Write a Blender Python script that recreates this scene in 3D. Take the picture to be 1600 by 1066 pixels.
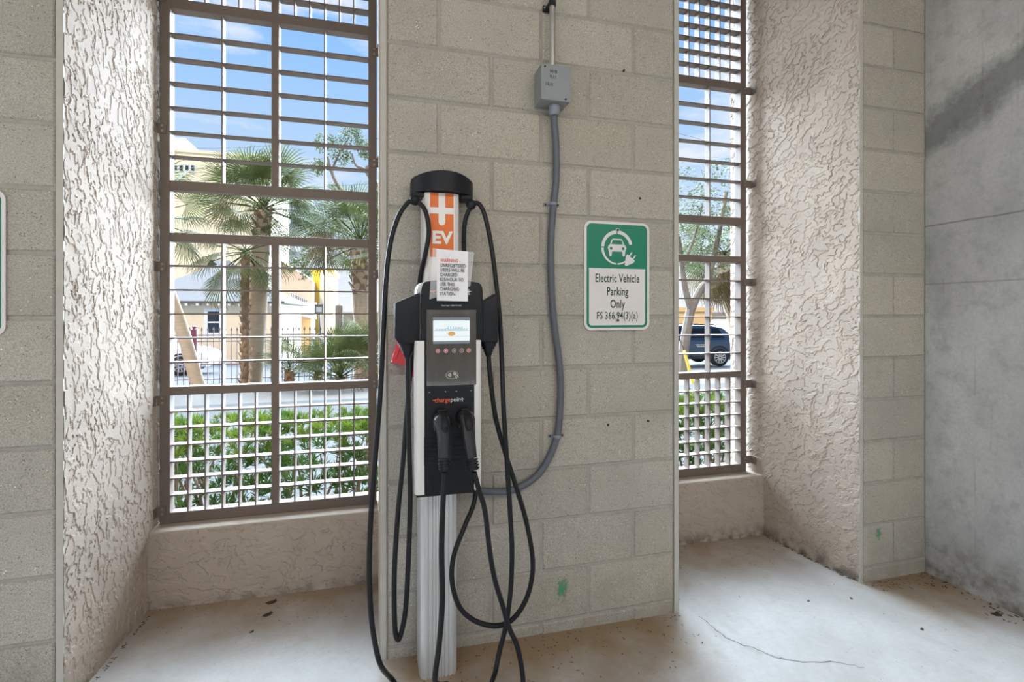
import bpy, bmesh, math, random
from mathutils import Vector, Matrix, Euler, noise as mnoise
R = math.radians
rnd = random.Random(7)
C = bpy.context.scene.collection
for o in list(bpy.data.objects): bpy.data.objects.remove(o)

# ------------------------------------------------------------------ camera, sky, sun, lamps, exposure
U = .2032                      # one block course
FPX, YAW, CD, HZ, CZ = 778.316, .2636, 9.2707*.2032, 489.74, 1.2842
cam = bpy.data.objects.new('camera', bpy.data.cameras.new('camera')); C.objects.link(cam)
cam.location = (0, -CD, CZ); cam.rotation_euler = (R(90), 0, -YAW)
cam.data.sensor_width = 36; cam.data.lens = FPX/1600*36
cam.data.shift_y = -(533-HZ)/1600; cam.data.clip_end = 500; cam.data.clip_start = .02
bpy.context.scene.camera = cam
vs = bpy.context.scene.view_settings
vs.view_transform = 'Standard'; vs.look = 'None'; vs.gamma = 1; vs.use_curve_mapping = False; vs.exposure = 0
SKY_STRENGTH, FILL_STRENGTH, LAMP_POWER = 1.0, 86.0, 54

def sky():
    w = bpy.data.worlds.new('sky'); bpy.context.scene.world = w; w.use_nodes = True
    nt = w.node_tree; N = nt.nodes; L = nt.links
    bg = N['Background']; bg.inputs[1].default_value = SKY_STRENGTH
    tc = N.new('ShaderNodeTexCoord'); sx = N.new('ShaderNodeSeparateXYZ'); L.new(tc.outputs['Generated'], sx.inputs[0])
    cr = N.new('ShaderNodeValToRGB'); L.new(sx.outputs[2], cr.inputs[0])
    e = cr.color_ramp.elements
    e[0].position = 0.0; e[0].color = (.34, .32, .29, 1)
    e[1].position = .6; e[1].color = (.21, .49, 1, 1)
    for p, c in ((.001, (.97, .98, 1, 1)), (.1, (.72, .85, 1, 1)), (.25, (.54, .73, .98, 1)), (.45, (.31, .58, 1, 1))):
        k = e.new(p); k.color = c
    mp = N.new('ShaderNodeMapping'); mp.inputs['Scale'].default_value = (1.6, 1.6, 5.0); L.new(tc.outputs['Generated'], mp.inputs[0])
    nz = N.new('ShaderNodeTexNoise'); nz.inputs['Scale'].default_value = 2.3; nz.inputs['Detail'].default_value = 7; nz.inputs['Roughness'].default_value = .58
    L.new(mp.outputs[0], nz.inputs[0])
    c2 = N.new('ShaderNodeValToRGB'); L.new(nz.outputs[0], c2.inputs[0])
    c2.color_ramp.elements[0].position = .52; c2.color_ramp.elements[0].color = (0, 0, 0, 1)
    c2.color_ramp.elements[1].position = .70; c2.color_ramp.elements[1].color = (1, 1, 1, 1)
    ab = N.new('ShaderNodeMath'); ab.operation = 'GREATER_THAN'; L.new(sx.outputs[2], ab.inputs[0]); ab.inputs[1].default_value = 0.0
    mu = N.new('ShaderNodeMath'); mu.operation = 'MULTIPLY'; L.new(c2.outputs[0], mu.inputs[0]); L.new(ab.outputs[0], mu.inputs[1])
    mx = N.new('ShaderNodeMix'); mx.data_type = 'RGBA'; L.new(mu.outputs[0], mx.inputs['Factor'])
    L.new(cr.outputs[0], mx.inputs['A']); mx.inputs['B'].default_value = (.93, .95, 1, 1)
    L.new(mx.outputs['Result'], bg.inputs[0])
sky()
sun = bpy.data.objects.new('sky_glow', bpy.data.lights.new('sky_glow', 'SUN')); C.objects.link(sun)
sun.data.energy = FILL_STRENGTH; sun.data.angle = R(104); sun.data.color = (.68, .84, 1)
sun.rotation_euler = (R(-66), 0, R(-6)); sun.location = (0, 6, 8)      # added wide soft fill from the street side, brightens the window reveals
low = bpy.data.objects.new('sun', bpy.data.lights.new('sun', 'SUN')); C.objects.link(low)
low.data.energy = 3.2; low.data.angle = R(.6); low.data.color = (1, .84, .62)
low.rotation_euler = (R(42), 0, R(-24)); low.location = (0, -6, 12)     # the sun itself stands behind the garage
def lamp(name, loc, size, power, col, rot=(0, 0, 0)):
    l = bpy.data.objects.new(name, bpy.data.lights.new(name, 'AREA')); C.objects.link(l)
    l.data.shape = 'RECTANGLE'; l.data.size, l.data.size_y = size; l.data.energy = power; l.data.color = col
    l.location = loc; l.rotation_euler = rot
lamp('fill_lamp', (-1.2, -3.2, 3.2), (2.2, 1.2), LAMP_POWER, (1, .93, .83), (R(28), 0, 0))  # warm area lights added behind the camera to lift the interior
lamp('fill_lamp', (1.6, -3.2, 3.2), (2.2, 1.2), LAMP_POWER, (1, .93, .83), (R(28), 0, 0))

# ------------------------------------------------------------------ helpers
SY, CY = math.sin(YAW), math.cos(YAW)
def ray(x, y):
    r = (x-800)/FPX; return Vector((SY+r*CY, CY-r*SY, (HZ-y)/FPX))
CAM = Vector((0, -CD, CZ))
def at(x, y, Y):               # the point of the vertical plane Y seen at a pixel of the photograph
    d = ray(x, y); return CAM+d*((Y+CD)/d.y)
def far(x, y, dep): return CAM+ray(x, y)*dep
def fz(x): return .0142-.0136*x          # the garage floor falls a little to the right
def gz(y): return -.05*y                  # the ground outside falls away

class MB:
    def __init__(s): s.v = []; s.f = []; s.m = []
    def add(s, vs, fs, m=0):
        n = len(s.v); s.v += [tuple(v) for v in vs]; s.f += [tuple(i+n for i in f) for f in fs]; s.m += [m]*len(fs); return s
    def box(s, a, b, m=0, bev=0):
        x0, y0, z0 = a; x1, y1, z1 = b
        if bev:
            return s.bbox(a, b, bev, m)
        return s.add([(x0,y0,z0),(x1,y0,z0),(x1,y1,z0),(x0,y1,z0),(x0,y0,z1),(x1,y0,z1),(x1,y1,z1),(x0,y1,z1)],
                     [(0,3,2,1),(4,5,6,7),(0,1,5,4),(1,2,6,5),(2,3,7,6),(3,0,4,7)], m)
    def bbox(s, a, b, bev, m=0):
        bm = bmesh.new(); bmesh.ops.create_cube(bm, size=1)
        sc = [b[i]-a[i] for i in range(3)]; mid = [(b[i]+a[i])/2 for i in range(3)]
        for v in bm.verts: v.co = Vector([v.co[i]*sc[i]+mid[i] for i in range(3)])
        bmesh.ops.bevel(bm, geom=bm.edges[:], offset=min(bev, min(sc)*.45), segments=2, affect='EDGES', profile=.5)
        return s.bm(bm, m)
    def bm(s, bm, m=0):
        bm.verts.index_update()
        s.add([v.co[:] for v in bm.verts], [[v.index for v in f.verts] for f in bm.faces], m); bm.free(); return s
    def prism(s, pts, axis, a, b, m=0, bev=0, seg=2):
        """closed outline extruded along an axis; outline is (x,z) for Y, (y,z) for X, (x,y) for Z"""
        bm = bmesh.new()
        def P(p, t): return {'Y': (p[0], t, p[1]), 'X': (t, p[0], p[1]), 'Z': (p[0], p[1], t)}[axis]
        va = [bm.verts.new(P(p, a)) for p in pts]; vb = [bm.verts.new(P(p, b)) for p in pts]
        n = len(pts); bm.faces.new(va); bm.faces.new(vb[::-1])
        for i in range(n): bm.faces.new((va[i], vb[i], vb[(i+1)%n], va[(i+1)%n]))
        bmesh.ops.recalc_face_normals(bm, faces=bm.faces[:])
        if bev:
            es = [e for e in bm.edges if (e.verts[0] in va) == (e.verts[1] in va)]
            bmesh.ops.bevel(bm, geom=es, offset=bev, segments=seg, affect='EDGES', profile=.5)
        return s.bm(bm, m)
    def tube(s, pts, r, seg=10, m=0, cap=True, flat=None):
        pts = [Vector(p) for p in pts]; n = len(pts)
        rs = r if isinstance(r, (list, tuple)) else [r]*n
        up = None; vs = []
        for i, p in enumerate(pts):
            t = (pts[min(i+1, n-1)]-pts[max(i-1, 0)]).normalized()
            if up is None:
                up = Vector((0, 0, 1)) if abs(t.z) < .9 else Vector((0, 1, 0))
            up = (up-t*up.dot(t)).normalized(); sd = t.cross(up)
            for k in range(seg):
                a = 2*math.pi*k/seg
                q = sd*math.cos(a)*(flat or 1)+up*math.sin(a)
                vs.append(p+q*rs[i])
        fs = []
        for i in range(n-1):
            for k in range(seg):
                fs.append((i*seg+k, i*seg+(k+1)%seg, (i+1)*seg+(k+1)%seg, (i+1)*seg+k))
        if cap: fs += [tuple(range(seg))[::-1], tuple((n-1)*seg+k for k in range(seg))]
        return s.add(vs, fs, m)
    def cyl(s, a, b, r, seg=16, m=0): return s.tube([a, b], r, seg, m)
    def ball(s, c, r, m=0, sub=2, sc=(1, 1, 1)):
        bm = bmesh.new(); bmesh.ops.create_icosphere(bm, subdivisions=sub, radius=r)
        for v in bm.verts: v.co = Vector((v.co.x*sc[0], v.co.y*sc[1], v.co.z*sc[2]))+Vector(c)
        return s.bm(bm, m)
    def mesh(s, name, mats, smooth=False):
        me = bpy.data.meshes.new(name); me.from_pydata(s.v, [], s.f)
        for x in (mats if isinstance(mats, (list, tuple)) else [mats]): me.materials.append(x)
        me.polygons.foreach_set('material_index', s.m)
        if smooth: me.polygons.foreach_set('use_smooth', [True]*len(s.f))
        me.update()
        if smooth:
            try: me.set_sharp_from_angle(angle=R(38))
            except Exception: pass
        return me
    def obj(s, name, mats, parent=None, smooth=False):
        return link(name, s.mesh(name, mats, smooth), parent)
def link(name, data, parent=None):
    o = bpy.data.objects.new(name, data); C.objects.link(o)
    if parent is not None:
        o.parent = parent
        if parent.type == 'EMPTY' or True: o.matrix_parent_inverse = world(parent).inverted()
    return o
def world(o):
    m = o.matrix_basis.copy()
    if o.parent is not None: m = world(o.parent) @ o.matrix_parent_inverse @ m
    return m
def tag(o, label=None, cat=None, group=None, kind=None):
    for k, v in (('label', label), ('category', cat), ('group', group), ('kind', kind)):
        if v: o[k] = v
    return o
def thing(name, loc, label, cat, group=None, rz=0):
    o = bpy.data.objects.new(name, None); C.objects.link(o); o.empty_display_size = .1
    o.location = loc; o.rotation_euler = (0, 0, rz)
    return tag(o, label, cat, group)
def struct(o): o['kind'] = 'structure'; return o
def smooth_path(pts, n=10):
    pts = [Vector(p) for p in pts]; out = []
    q = [pts[0]*2-pts[1]]+pts+[pts[-1]*2-pts[-2]]
    for i in range(1, len(q)-2):
        a, b, c, d = q[i-1:i+3]
        for k in range(n):
            t = k/n
            out.append(.5*((2*b)+(c-a)*t+(2*a-5*b+4*c-d)*t*t+(3*b-a-3*c+d)*t**3))
    return out+[pts[-1]]
def text_mesh(body, size, mat, loc, parent, name='lettering', sx=1, bold=0, rot=(R(90), 0, 0), align='CENTER', depth=.0004, spacing=1, line=1):
    cu = bpy.data.curves.new(name, 'FONT'); cu.body = body; cu.size = size; cu.align_x = align; cu.align_y = 'CENTER'
    cu.offset = bold; cu.extrude = depth; cu.space_character = spacing; cu.space_line = line; cu.resolution_u = 3
    t = bpy.data.objects.new('t', cu); C.objects.link(t)
    me = bpy.data.meshes.new_from_object(t.evaluated_get(bpy.context.evaluated_depsgraph_get()))
    bpy.data.objects.remove(t)
    M = Matrix.Translation(loc) @ Euler(rot).to_matrix().to_4x4() @ Matrix.Diagonal((sx, 1, 1, 1))
    me.transform(M); me.name = name; me.materials.clear(); me.materials.append(mat)
    return link(name, me, parent)

# ------------------------------------------------------------------ materials
def lin(c): return tuple(((v/255)/12.92 if v/255 <= .04045 else ((v/255+.055)/1.055)**2.4) for v in c)
def mat(name, col, rough=.6, metal=0, var=0, vscale=8, bump=0, bscale=60, spec=None, rand=0, emit=0, alpha=1, detail=4, stretch=None, coat=0):
    m = bpy.data.materials.new(name); m.use_nodes = True
    nt = m.node_tree; N = nt.nodes; L = nt.links; b = N['Principled BSDF']
    b.inputs['Base Color'].default_value = (*col, 1); b.inputs['Roughness'].default_value = rough; b.inputs['Metallic'].default_value = metal
    if spec is not None: b.inputs['Specular IOR Level'].default_value = spec
    if coat: b.inputs['Coat Weight'].default_value = coat
    tc = N.new('ShaderNodeTexCoord'); src = tc.outputs['Object']
    if stretch:
        mp = N.new('ShaderNodeMapping'); mp.inputs['Scale'].default_value = stretch; L.new(src, mp.inputs[0]); src = mp.outputs[0]
    if var or rand:
        nz = N.new('ShaderNodeTexNoise'); nz.inputs['Scale'].default_value = vscale; nz.inputs['Detail'].default_value = detail; L.new(src, nz.inputs[0])
        mr = N.new('ShaderNodeMapRange'); L.new(nz.outputs[0], mr.inputs[0]); mr.inputs[1].default_value = .25; mr.inputs[2].default_value = .75
        mr.inputs[3].default_value = 1-var; mr.inputs[4].default_value = 1+var
        out = mr.outputs[0]
        if rand:
            oi = N.new('ShaderNodeObjectInfo'); m2 = N.new('ShaderNodeMapRange'); L.new(oi.outputs['Random'], m2.inputs[0]); m2.inputs[3].default_value = 1-rand; m2.inputs[4].default_value = 1+rand
            mu = N.new('ShaderNodeMath'); mu.operation = 'MULTIPLY'; L.new(out, mu.inputs[0]); L.new(m2.outputs[0], mu.inputs[1]); out = mu.outputs[0]
        vm = N.new('ShaderNodeVectorMath'); vm.operation = 'SCALE'; vm.inputs[0].default_value = col; L.new(out, vm.inputs['Scale']); L.new(vm.outputs[0], b.inputs['Base Color'])
    if bump:
        n2 = N.new('ShaderNodeTexNoise'); n2.inputs['Scale'].default_value = bscale; n2.inputs['Detail'].default_value = 5; L.new(src, n2.inputs[0])
        bp = N.new('ShaderNodeBump'); bp.inputs['Strength'].default_value = bump; bp.inputs['Distance'].default_value = .01
        L.new(n2.outputs[0], bp.inputs['Height']); L.new(bp.outputs[0], b.inputs['Normal'])
    if emit:
        b.inputs['Emission Color'].default_value = (*col, 1); b.inputs['Emission Strength'].default_value = emit
    if alpha < 1: b.inputs['Alpha'].default_value = alpha
    return m
class G:                        # small node-graph writer
    def __init__(s, name):
        s.m = bpy.data.materials.new(name); s.m.use_nodes = True; s.N = s.m.node_tree.nodes; s.L = s.m.node_tree.links; s.b = s.N['Principled BSDF']
        s.tc = s.N.new('ShaderNodeTexCoord'); s.geo = s.N.new('ShaderNodeNewGeometry')
    def pos(s): return s.geo.outputs['Position']
    def map(s, src, sc=(1,1,1), rot=(0,0,0), loc=(0,0,0)):
        n = s.N.new('ShaderNodeMapping'); n.inputs['Scale'].default_value = sc; n.inputs['Rotation'].default_value = rot; n.inputs['Location'].default_value = loc; s.L.new(src, n.inputs[0]); return n.outputs[0]
    def noise(s, src, sc, det=4, rough=.5, dist=0):
        n = s.N.new('ShaderNodeTexNoise'); n.inputs['Scale'].default_value = sc; n.inputs['Detail'].default_value = det; n.inputs['Roughness'].default_value = rough; n.inputs['Distortion'].default_value = dist
        s.L.new(src, n.inputs[0]); return n.outputs[0]
    def vor(s, src, sc, feat='F1', out='Distance'):
        n = s.N.new('ShaderNodeTexVoronoi'); n.feature = feat; n.inputs['Scale'].default_value = sc; s.L.new(src, n.inputs[0]); return n.outputs[out]
    def rng(s, v, a, b, c=0, d=1):
        n = s.N.new('ShaderNodeMapRange'); s.L.new(v, n.inputs[0])
        for i, x in enumerate((a, b, c, d)): n.inputs[i+1].default_value = x
        return n.outputs[0]
    def math(s, op, a, b=None):
        n = s.N.new('ShaderNodeMath'); n.operation = op
        for i, x in enumerate((a, b)):
            if x is None: continue
            if isinstance(x, (int, float)): n.inputs[i].default_value = x
            else: s.L.new(x, n.inputs[i])
        return n.outputs[0]
    def mix(s, f, a, b, mode='MIX'):
        n = s.N.new('ShaderNodeMix'); n.data_type = 'RGBA'; n.blend_type = mode
        for k, x in (('Factor', f), ('A', a), ('B', b)):
            i = n.inputs[k] if k == 'Factor' else [q for q in n.inputs if q.name == k and q.type == 'RGBA'][0]
            if isinstance(x, (int, float)): i.default_value = x
            elif isinstance(x, tuple): i.default_value = (*x, 1)
            else: s.L.new(x, i)
        return [q for q in n.outputs if q.type == 'RGBA'][0]
    def sep(s, v):
        n = s.N.new('ShaderNodeSeparateXYZ'); s.L.new(v, n.inputs[0]); return n.outputs
    def col(s, c): s.L.new(c, s.b.inputs['Base Color'])
    def bump(s, h, strength=.5, dist=.01):
        n = s.N.new('ShaderNodeBump'); n.inputs['Strength'].default_value = strength; n.inputs['Distance'].default_value = dist
        s.L.new(h, n.inputs['Height']); s.L.new(n.outputs[0], s.b.inputs['Normal'])
    def rough(s, v): s.b.inputs['Roughness'].default_value = v

def block_material(name, base):
    g = G(name); p = g.pos(); g.rough(.92); g.b.inputs['Specular IOR Level'].default_value = .2
    big = g.noise(p, 2.6, 4, .6); fine = g.noise(p, 230, 3, .8); 
    c = g.mix(g.rng(big, .35, .68), tuple(v*.88 for v in base), tuple(v*1.1 for v in base))
    warm = g.noise(p, 1.3, 2); c = g.mix(g.rng(warm, .5, .72, 0, .5), c, (base[0]*1.02, base[1]*.93, base[2]*.8))
    oi = g.N.new('ShaderNodeObjectInfo'); rv = g.rng(oi.outputs['Random'], 0, 1, .93, 1.06)
    c = g.mix(g.rng(fine, .36, .64), tuple(v*1.12 for v in base) and c, tuple(v*.55 for v in base))
    pit = g.vor(p, 120); pm = g.noise(p, 26, 3)
    pits = g.math('MULTIPLY', g.rng(pit, .16, .26, 1, 0), g.rng(pm, .46, .62))
    c = g.mix(pits, c, tuple(v*.3 for v in base))
    wp = g.vor(g.map(p, loc=(3, 1, 7)), 70); wh = g.math('MULTIPLY', g.rng(wp, .09, .15, 1, 0), g.rng(g.noise(p, 13, 2), .52, .62))
    c = g.mix(wh, c, tuple(min(1, v*1.75) for v in base))
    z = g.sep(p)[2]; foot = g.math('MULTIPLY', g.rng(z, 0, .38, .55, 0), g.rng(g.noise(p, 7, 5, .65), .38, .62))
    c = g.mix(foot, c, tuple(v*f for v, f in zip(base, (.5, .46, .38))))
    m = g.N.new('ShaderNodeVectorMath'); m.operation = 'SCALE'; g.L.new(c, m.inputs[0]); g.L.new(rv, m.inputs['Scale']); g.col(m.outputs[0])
    h = g.math('SUBTRACT', g.math('MULTIPLY', fine, .5), pits); g.bump(h, .55, .004)
    return g.m
def stucco_material(name, base):
    g = G(name); p = g.pos(); g.rough(.8); g.b.inputs['Specular IOR Level'].default_value = .2
    c = g.mix(g.rng(g.noise(p, 4, 4), .35, .65), tuple(v*.95 for v in base), tuple(min(1, v*1.05) for v in base))
    at_ = g.N.new('ShaderNodeAttribute'); at_.attribute_name = 'groove'
    c = g.mix(g.math('MULTIPLY', at_.outputs['Fac'], .62), c, tuple(v*.22 for v in base))      # crevice shadow painted into the torn edges
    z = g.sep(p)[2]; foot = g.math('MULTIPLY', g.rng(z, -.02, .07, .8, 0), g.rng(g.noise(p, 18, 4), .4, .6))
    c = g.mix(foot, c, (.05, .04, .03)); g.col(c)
    g.bump(g.noise(p, 190, 3), .35, .003)
    return g.m
def concrete_floor(name):
    g = G(name); p = g.pos(); g.rough(.62); g.b.inputs['Specular IOR Level'].default_value = .35
    n1 = g.noise(p, 2.2, 6, .6); n2 = g.noise(p, 9, 6, .65, .4); n3 = g.noise(p, 60, 4, .7)
    c = g.mix(g.rng(n1, .35, .65), (.43, .41, .385), (.56, .545, .525))
    c = g.mix(g.rng(n2, .52, .72, 0, .5), c, (.38, .345, .30))
    c = g.mix(g.rng(n3, .3, .7, 0, .22), c, (.30, .28, .25))
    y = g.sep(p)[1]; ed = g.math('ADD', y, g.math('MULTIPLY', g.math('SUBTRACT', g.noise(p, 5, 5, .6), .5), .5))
    # warm brown shade painted into the slab colour along the wall feet
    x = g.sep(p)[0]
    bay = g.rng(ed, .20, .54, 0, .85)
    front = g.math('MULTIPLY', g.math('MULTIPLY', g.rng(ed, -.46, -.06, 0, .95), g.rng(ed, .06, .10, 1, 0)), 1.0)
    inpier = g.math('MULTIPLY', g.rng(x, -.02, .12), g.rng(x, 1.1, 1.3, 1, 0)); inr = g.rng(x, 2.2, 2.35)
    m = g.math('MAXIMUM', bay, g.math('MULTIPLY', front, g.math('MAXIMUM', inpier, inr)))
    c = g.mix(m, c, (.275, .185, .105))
    sp = g.math('MULTIPLY', g.rng(g.vor(p, 46), .05, .12, 1, 0), g.rng(g.noise(p, 6, 3), .5, .62)); c = g.mix(g.math('MULTIPLY', sp, .7), c, (.08, .06, .05))
    g.col(c); g.bump(g.math('ADD', g.math('MULTIPLY', n3, .6), n2), .22, .004)
    return g.m
def concrete_wall(name):
    g = G(name); p = g.pos(); g.rough(.85); g.b.inputs['Specular IOR Level'].default_value = .25
    n1 = g.noise(g.map(p, (1, .8, .5)), 3, 6, .62); n2 = g.noise(p, 14, 6, .65); n3 = g.noise(p, 70, 4, .6)
    c = g.mix(g.rng(n1, .33, .66), (.40, .395, .38), (.62, .612, .59))
    c = g.mix(g.rng(n2, .5, .7, 0, .4), c, (.24, .238, .23)); c = g.mix(g.rng(n3, .3, .7, 0, .25), c, (.22, .22, .215))
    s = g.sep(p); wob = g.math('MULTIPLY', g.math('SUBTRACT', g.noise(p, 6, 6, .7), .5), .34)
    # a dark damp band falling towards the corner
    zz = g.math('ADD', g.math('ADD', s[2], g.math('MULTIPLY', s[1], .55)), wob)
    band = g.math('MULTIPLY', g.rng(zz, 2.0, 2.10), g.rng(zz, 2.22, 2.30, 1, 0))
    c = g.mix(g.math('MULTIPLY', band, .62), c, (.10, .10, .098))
    drip = g.noise(g.map(p, (6, 26, 1.1)), 1, 4, .6); c = g.mix(g.rng(drip, .62, .72, 0, .4), c, (.17, .165, .155))
    foot = g.math('MULTIPLY', g.rng(s[2], 0, .22, .8, 0), g.rng(n2, .35, .6)); c = g.mix(foot, c, (.17, .135, .095))
    ln = g.rng(g.math('ABSOLUTE', g.math('SUBTRACT', g.math('ADD', s[2], g.math('MULTIPLY', n2, .01)), 1.727)), .0, .006, 1, 0)
    l2 = g.rng(g.math('ABSOLUTE', g.math('SUBTRACT', s[2], 1.43)), .0, .006, .6, 0)
    c = g.mix(g.math('MULTIPLY', g.math('MAXIMUM', ln, l2), .7), c, (.10, .10, .10)); g.col(c)
    g.bump(g.math('ADD', n2, g.math('MULTIPLY', n3, .4)), .3, .006)
    return g.m

M_block = block_material('concrete_block', (.54, .495, .42))
M_mortar = mat('mortar', (.365, .34, .30), .95, var=.12, vscale=20, bump=.4, bscale=120)
M_stucco = stucco_material('painted_stucco', (.41, .335, .272))
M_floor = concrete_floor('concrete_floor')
M_cwall = concrete_wall('cast_concrete')
M_bead = mat('painted_bead', (.47, .44, .385), .7, var=.06, vscale=30, bump=.15, bscale=80)
M_ceil = mat('concrete_ceiling', (.42, .41, .39), .9, var=.1)
M_grille = mat('bronze_grille_paint', (.16, .125, .102), .55, var=.05, vscale=20, spec=.2)
M_bolt = mat('dull_bolt', (.30, .25, .2), .4, .6)
M_black = mat('black_plastic', (.008, .009, .0115), .5, spec=.3, var=.1, vscale=50, bump=.06, bscale=500)
M_cable = mat('black_cable_rubber', (.008, .0085, .01), .45, spec=.3, var=.08, vscale=40)
M_gloss = mat('glossy_black_plastic', (.022, .021, .021), .24)
M_dark = mat('dark_slot', (.006, .006, .007), .6)
M_alu = mat('brushed_aluminium', (.70, .70, .69), .42, .55, var=.04, vscale=4, stretch=(60, 60, 1))
M_aluw = mat('white_painted_aluminium', (.72, .69, .65), .45, .1)
M_panel = mat('smoked_panel_glass', (.075, .068, .06), .12, coat=.5, var=.25, vscale=3, stretch=(9, 9, 2))
M_orange = mat('orange_sticker', lin((222, 110, 40)), .5)
M_white = mat('white_print', (.80, .78, .74), .55)
M_paper = mat('white_paper', (.80, .78, .79), .7)
M_ink = mat('black_print', (.03, .03, .035), .6)
M_inko = mat('orange_print', lin((220, 95, 50)), .55)
M_inkg = mat('pale_grey_print', (.62, .66, .68), .5)
M_green = mat('green_sign_sheeting', lin((10, 122, 92)), .42, var=.04)
M_signw = mat('white_sign_sheeting', (.70, .66, .64), .45)
M_dkgreen = mat('dark_green_lettering', lin((20, 58, 40)), .5)
M_galv = mat('galvanised_steel', (.55, .53, .50), .3, .85, var=.1, vscale=30)
M_box = mat('grey_box_paint', (.235, .25, .255), .5, var=.06, vscale=12, bump=.05)
M_pvc = mat('grey_flexible_conduit', (.10, .11, .125), .5, var=.08, vscale=30)
M_fit = mat('grey_pvc_fitting', (.22, .24, .27), .5)
M_red = mat('red_plastic', lin((226, 62, 70)), .4)
def screen_light(name, col, e):
    m = mat(name, col, .3, emit=e); m.node_tree.nodes['Principled BSDF'].inputs['Base Color'].default_value = (.02, .02, .02, 1); return m
M_scr = screen_light('lit_screen_white', (.86, .95, .97), .95)
M_scrb = screen_light('lit_screen_blue', (.45, .74, .86), .7)
M_scrg = screen_light('lit_screen_grey', (.30, .37, .42), .5)
M_scro = screen_light('lit_screen_orange', (.85, .45, .10), .8)
M_led = screen_light('red_lamp', (.85, .10, .07), .55)
def clear_sleeve():
    g = G('clear_plastic'); g.b.inputs['Base Color'].default_value = (.9, .9, .9, 1); g.rough(.12); g.b.inputs['Alpha'].default_value = .22
    g.bump(g.noise(g.pos(), 70, 3), .5, .004); return g.m
M_sleeve = clear_sleeve()

# ------------------------------------------------------------------ the garage shell
ZT = 3.3; YO = .82                                       # wall top, outer face of the wall
LINE0 = CZ+4.92986*U                                     # one bed joint; the others follow every course
brick_meshes = {}
def brick_mesh(w, h):
    k = (round(w, 3), round(h, 3))
    if k not in brick_meshes:
        d, b = .05, .0045; mb = MB()
        x, z = w/2, h/2
        o = [(-x, d, -z), (x, d, -z), (x, d, z), (-x, d, z)]
        m = [(-x, b, -z), (x, b, -z), (x, b, z), (-x, b, z)]
        i = [(-x+b, 0, -z+b), (x-b, 0, -z+b), (x-b, 0, z-b), (-x+b, 0, z-b)]
        fs = [(8, 9, 10, 11)]
        for q in range(4):
            r = (q+1) % 4; fs += [(q, r, r+4, q+4), (q+4, r+4, r+8, q+8)]
        mb.add(o+m+i, fs); brick_meshes[k] = mb.mesh('brick', M_block)
    return brick_meshes[k]
def block_wall(wall, x0, x1, je, jo, zbase):
    """courses of blocks; je/jo are the head joints of the courses above and below the reference bed joint"""
    for k in range(-6, 12):
        zt = LINE0-k*U; zb = zt-U
        zt = min(zt, ZT); zb = max(zb, zbase)
        if zt-zb < .03: continue
        js = [x0]+[j for j in (jo if k % 2 == 0 else je) if x0+.03 < j < x1-.03]+[x1]
        for a, b in zip(js, js[1:]):
            w, h = b-a-.011, zt-zb-.011
            o = link('brick', brick_mesh(w, h), wall)
            o.location = ((a+b)/2, rnd.uniform(-.0012, .0012), (zt+zb)/2)
            o.rotation_euler = (rnd.uniform(-.003, .003), 0, rnd.uniform(-.002, .002))
def grid(a0, s, lo=-8, hi=9): return [a0+s*i for i in range(lo, hi)]
PL, PR = .008, 1.2505
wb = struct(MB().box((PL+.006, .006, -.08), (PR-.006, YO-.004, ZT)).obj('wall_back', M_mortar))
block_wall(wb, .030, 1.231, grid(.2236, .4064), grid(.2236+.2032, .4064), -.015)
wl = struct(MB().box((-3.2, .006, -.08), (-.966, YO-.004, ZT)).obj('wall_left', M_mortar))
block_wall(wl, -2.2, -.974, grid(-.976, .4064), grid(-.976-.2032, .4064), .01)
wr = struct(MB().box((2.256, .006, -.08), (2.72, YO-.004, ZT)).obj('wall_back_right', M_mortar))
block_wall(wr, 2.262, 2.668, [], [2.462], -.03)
def sstep(a, b, x):
    t = min(1, max(0, (x-a)/(b-a))); return t*t*(3-2*t)
def lace(u, v, seed, fu=1.5, fv=1.05, sh=.4):
    """trowelled lace stucco: flat plateaus with torn edges; returns height 0..1 and how deep in a groove"""
    w = Vector((u*8, v*8, seed)); d = mnoise.noise_vector(w)*.034+mnoise.noise_vector(w*4.3)*.010
    q = Vector((u*fu+d.x, v*fv+d.y+u*sh, seed))
    a = mnoise.noise(q*21)+.45*mnoise.noise(q*52)+.2*mnoise.noise(q*110); b = mnoise.noise(q*12+Vector((5, 3, 1)))+.35*mnoise.noise(q*40)
    h = sstep(-.16, -.03, a)*.65+sstep(.16, .24, b)*.5
    k = sstep(.45, .58, mnoise.noise(Vector((u*5, v*4, seed+9)))*.5+.55)
    gr = max(0, 1-abs(a+.115)/.055)*k
    return h, gr
def stucco_panel(name, pts, n, us, vs_, seed, mat_, amp=.0032, lay=(1.5, 1.05, .4)):
    """a wall face: pts(u, v) gives the surface point and n its outward normal"""
    me = bpy.data.meshes.new(name); V = []; Gv = []
    for v in vs_:
        for u in us:
            h, gr = lace(u, v, seed, *lay); V.append(tuple(pts(u, v)+n*(h*amp-amp*gr*.7))); Gv.append(gr)
    nu = len(us); F_ = [(r*nu+c, r*nu+c+1, (r+1)*nu+c+1, (r+1)*nu+c) for r in range(len(vs_)-1) for c in range(nu-1)]
    me.from_pydata(V, [], F_); me.materials.append(mat_)
    at_ = me.attributes.new('groove', 'FLOAT', 'POINT'); at_.data.foreach_set('value', Gv); me.update()
    return me
def frange(a, b, st): n = max(1, int(round((b-a)/st))); return [a+(b-a)*i/n for i in range(n+1)]
STEP = .0034
def plan_slab(name, pts, z0, z1, m):
    return struct(MB().prism(pts, 'Z', z0, z1).obj(name, m))
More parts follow.
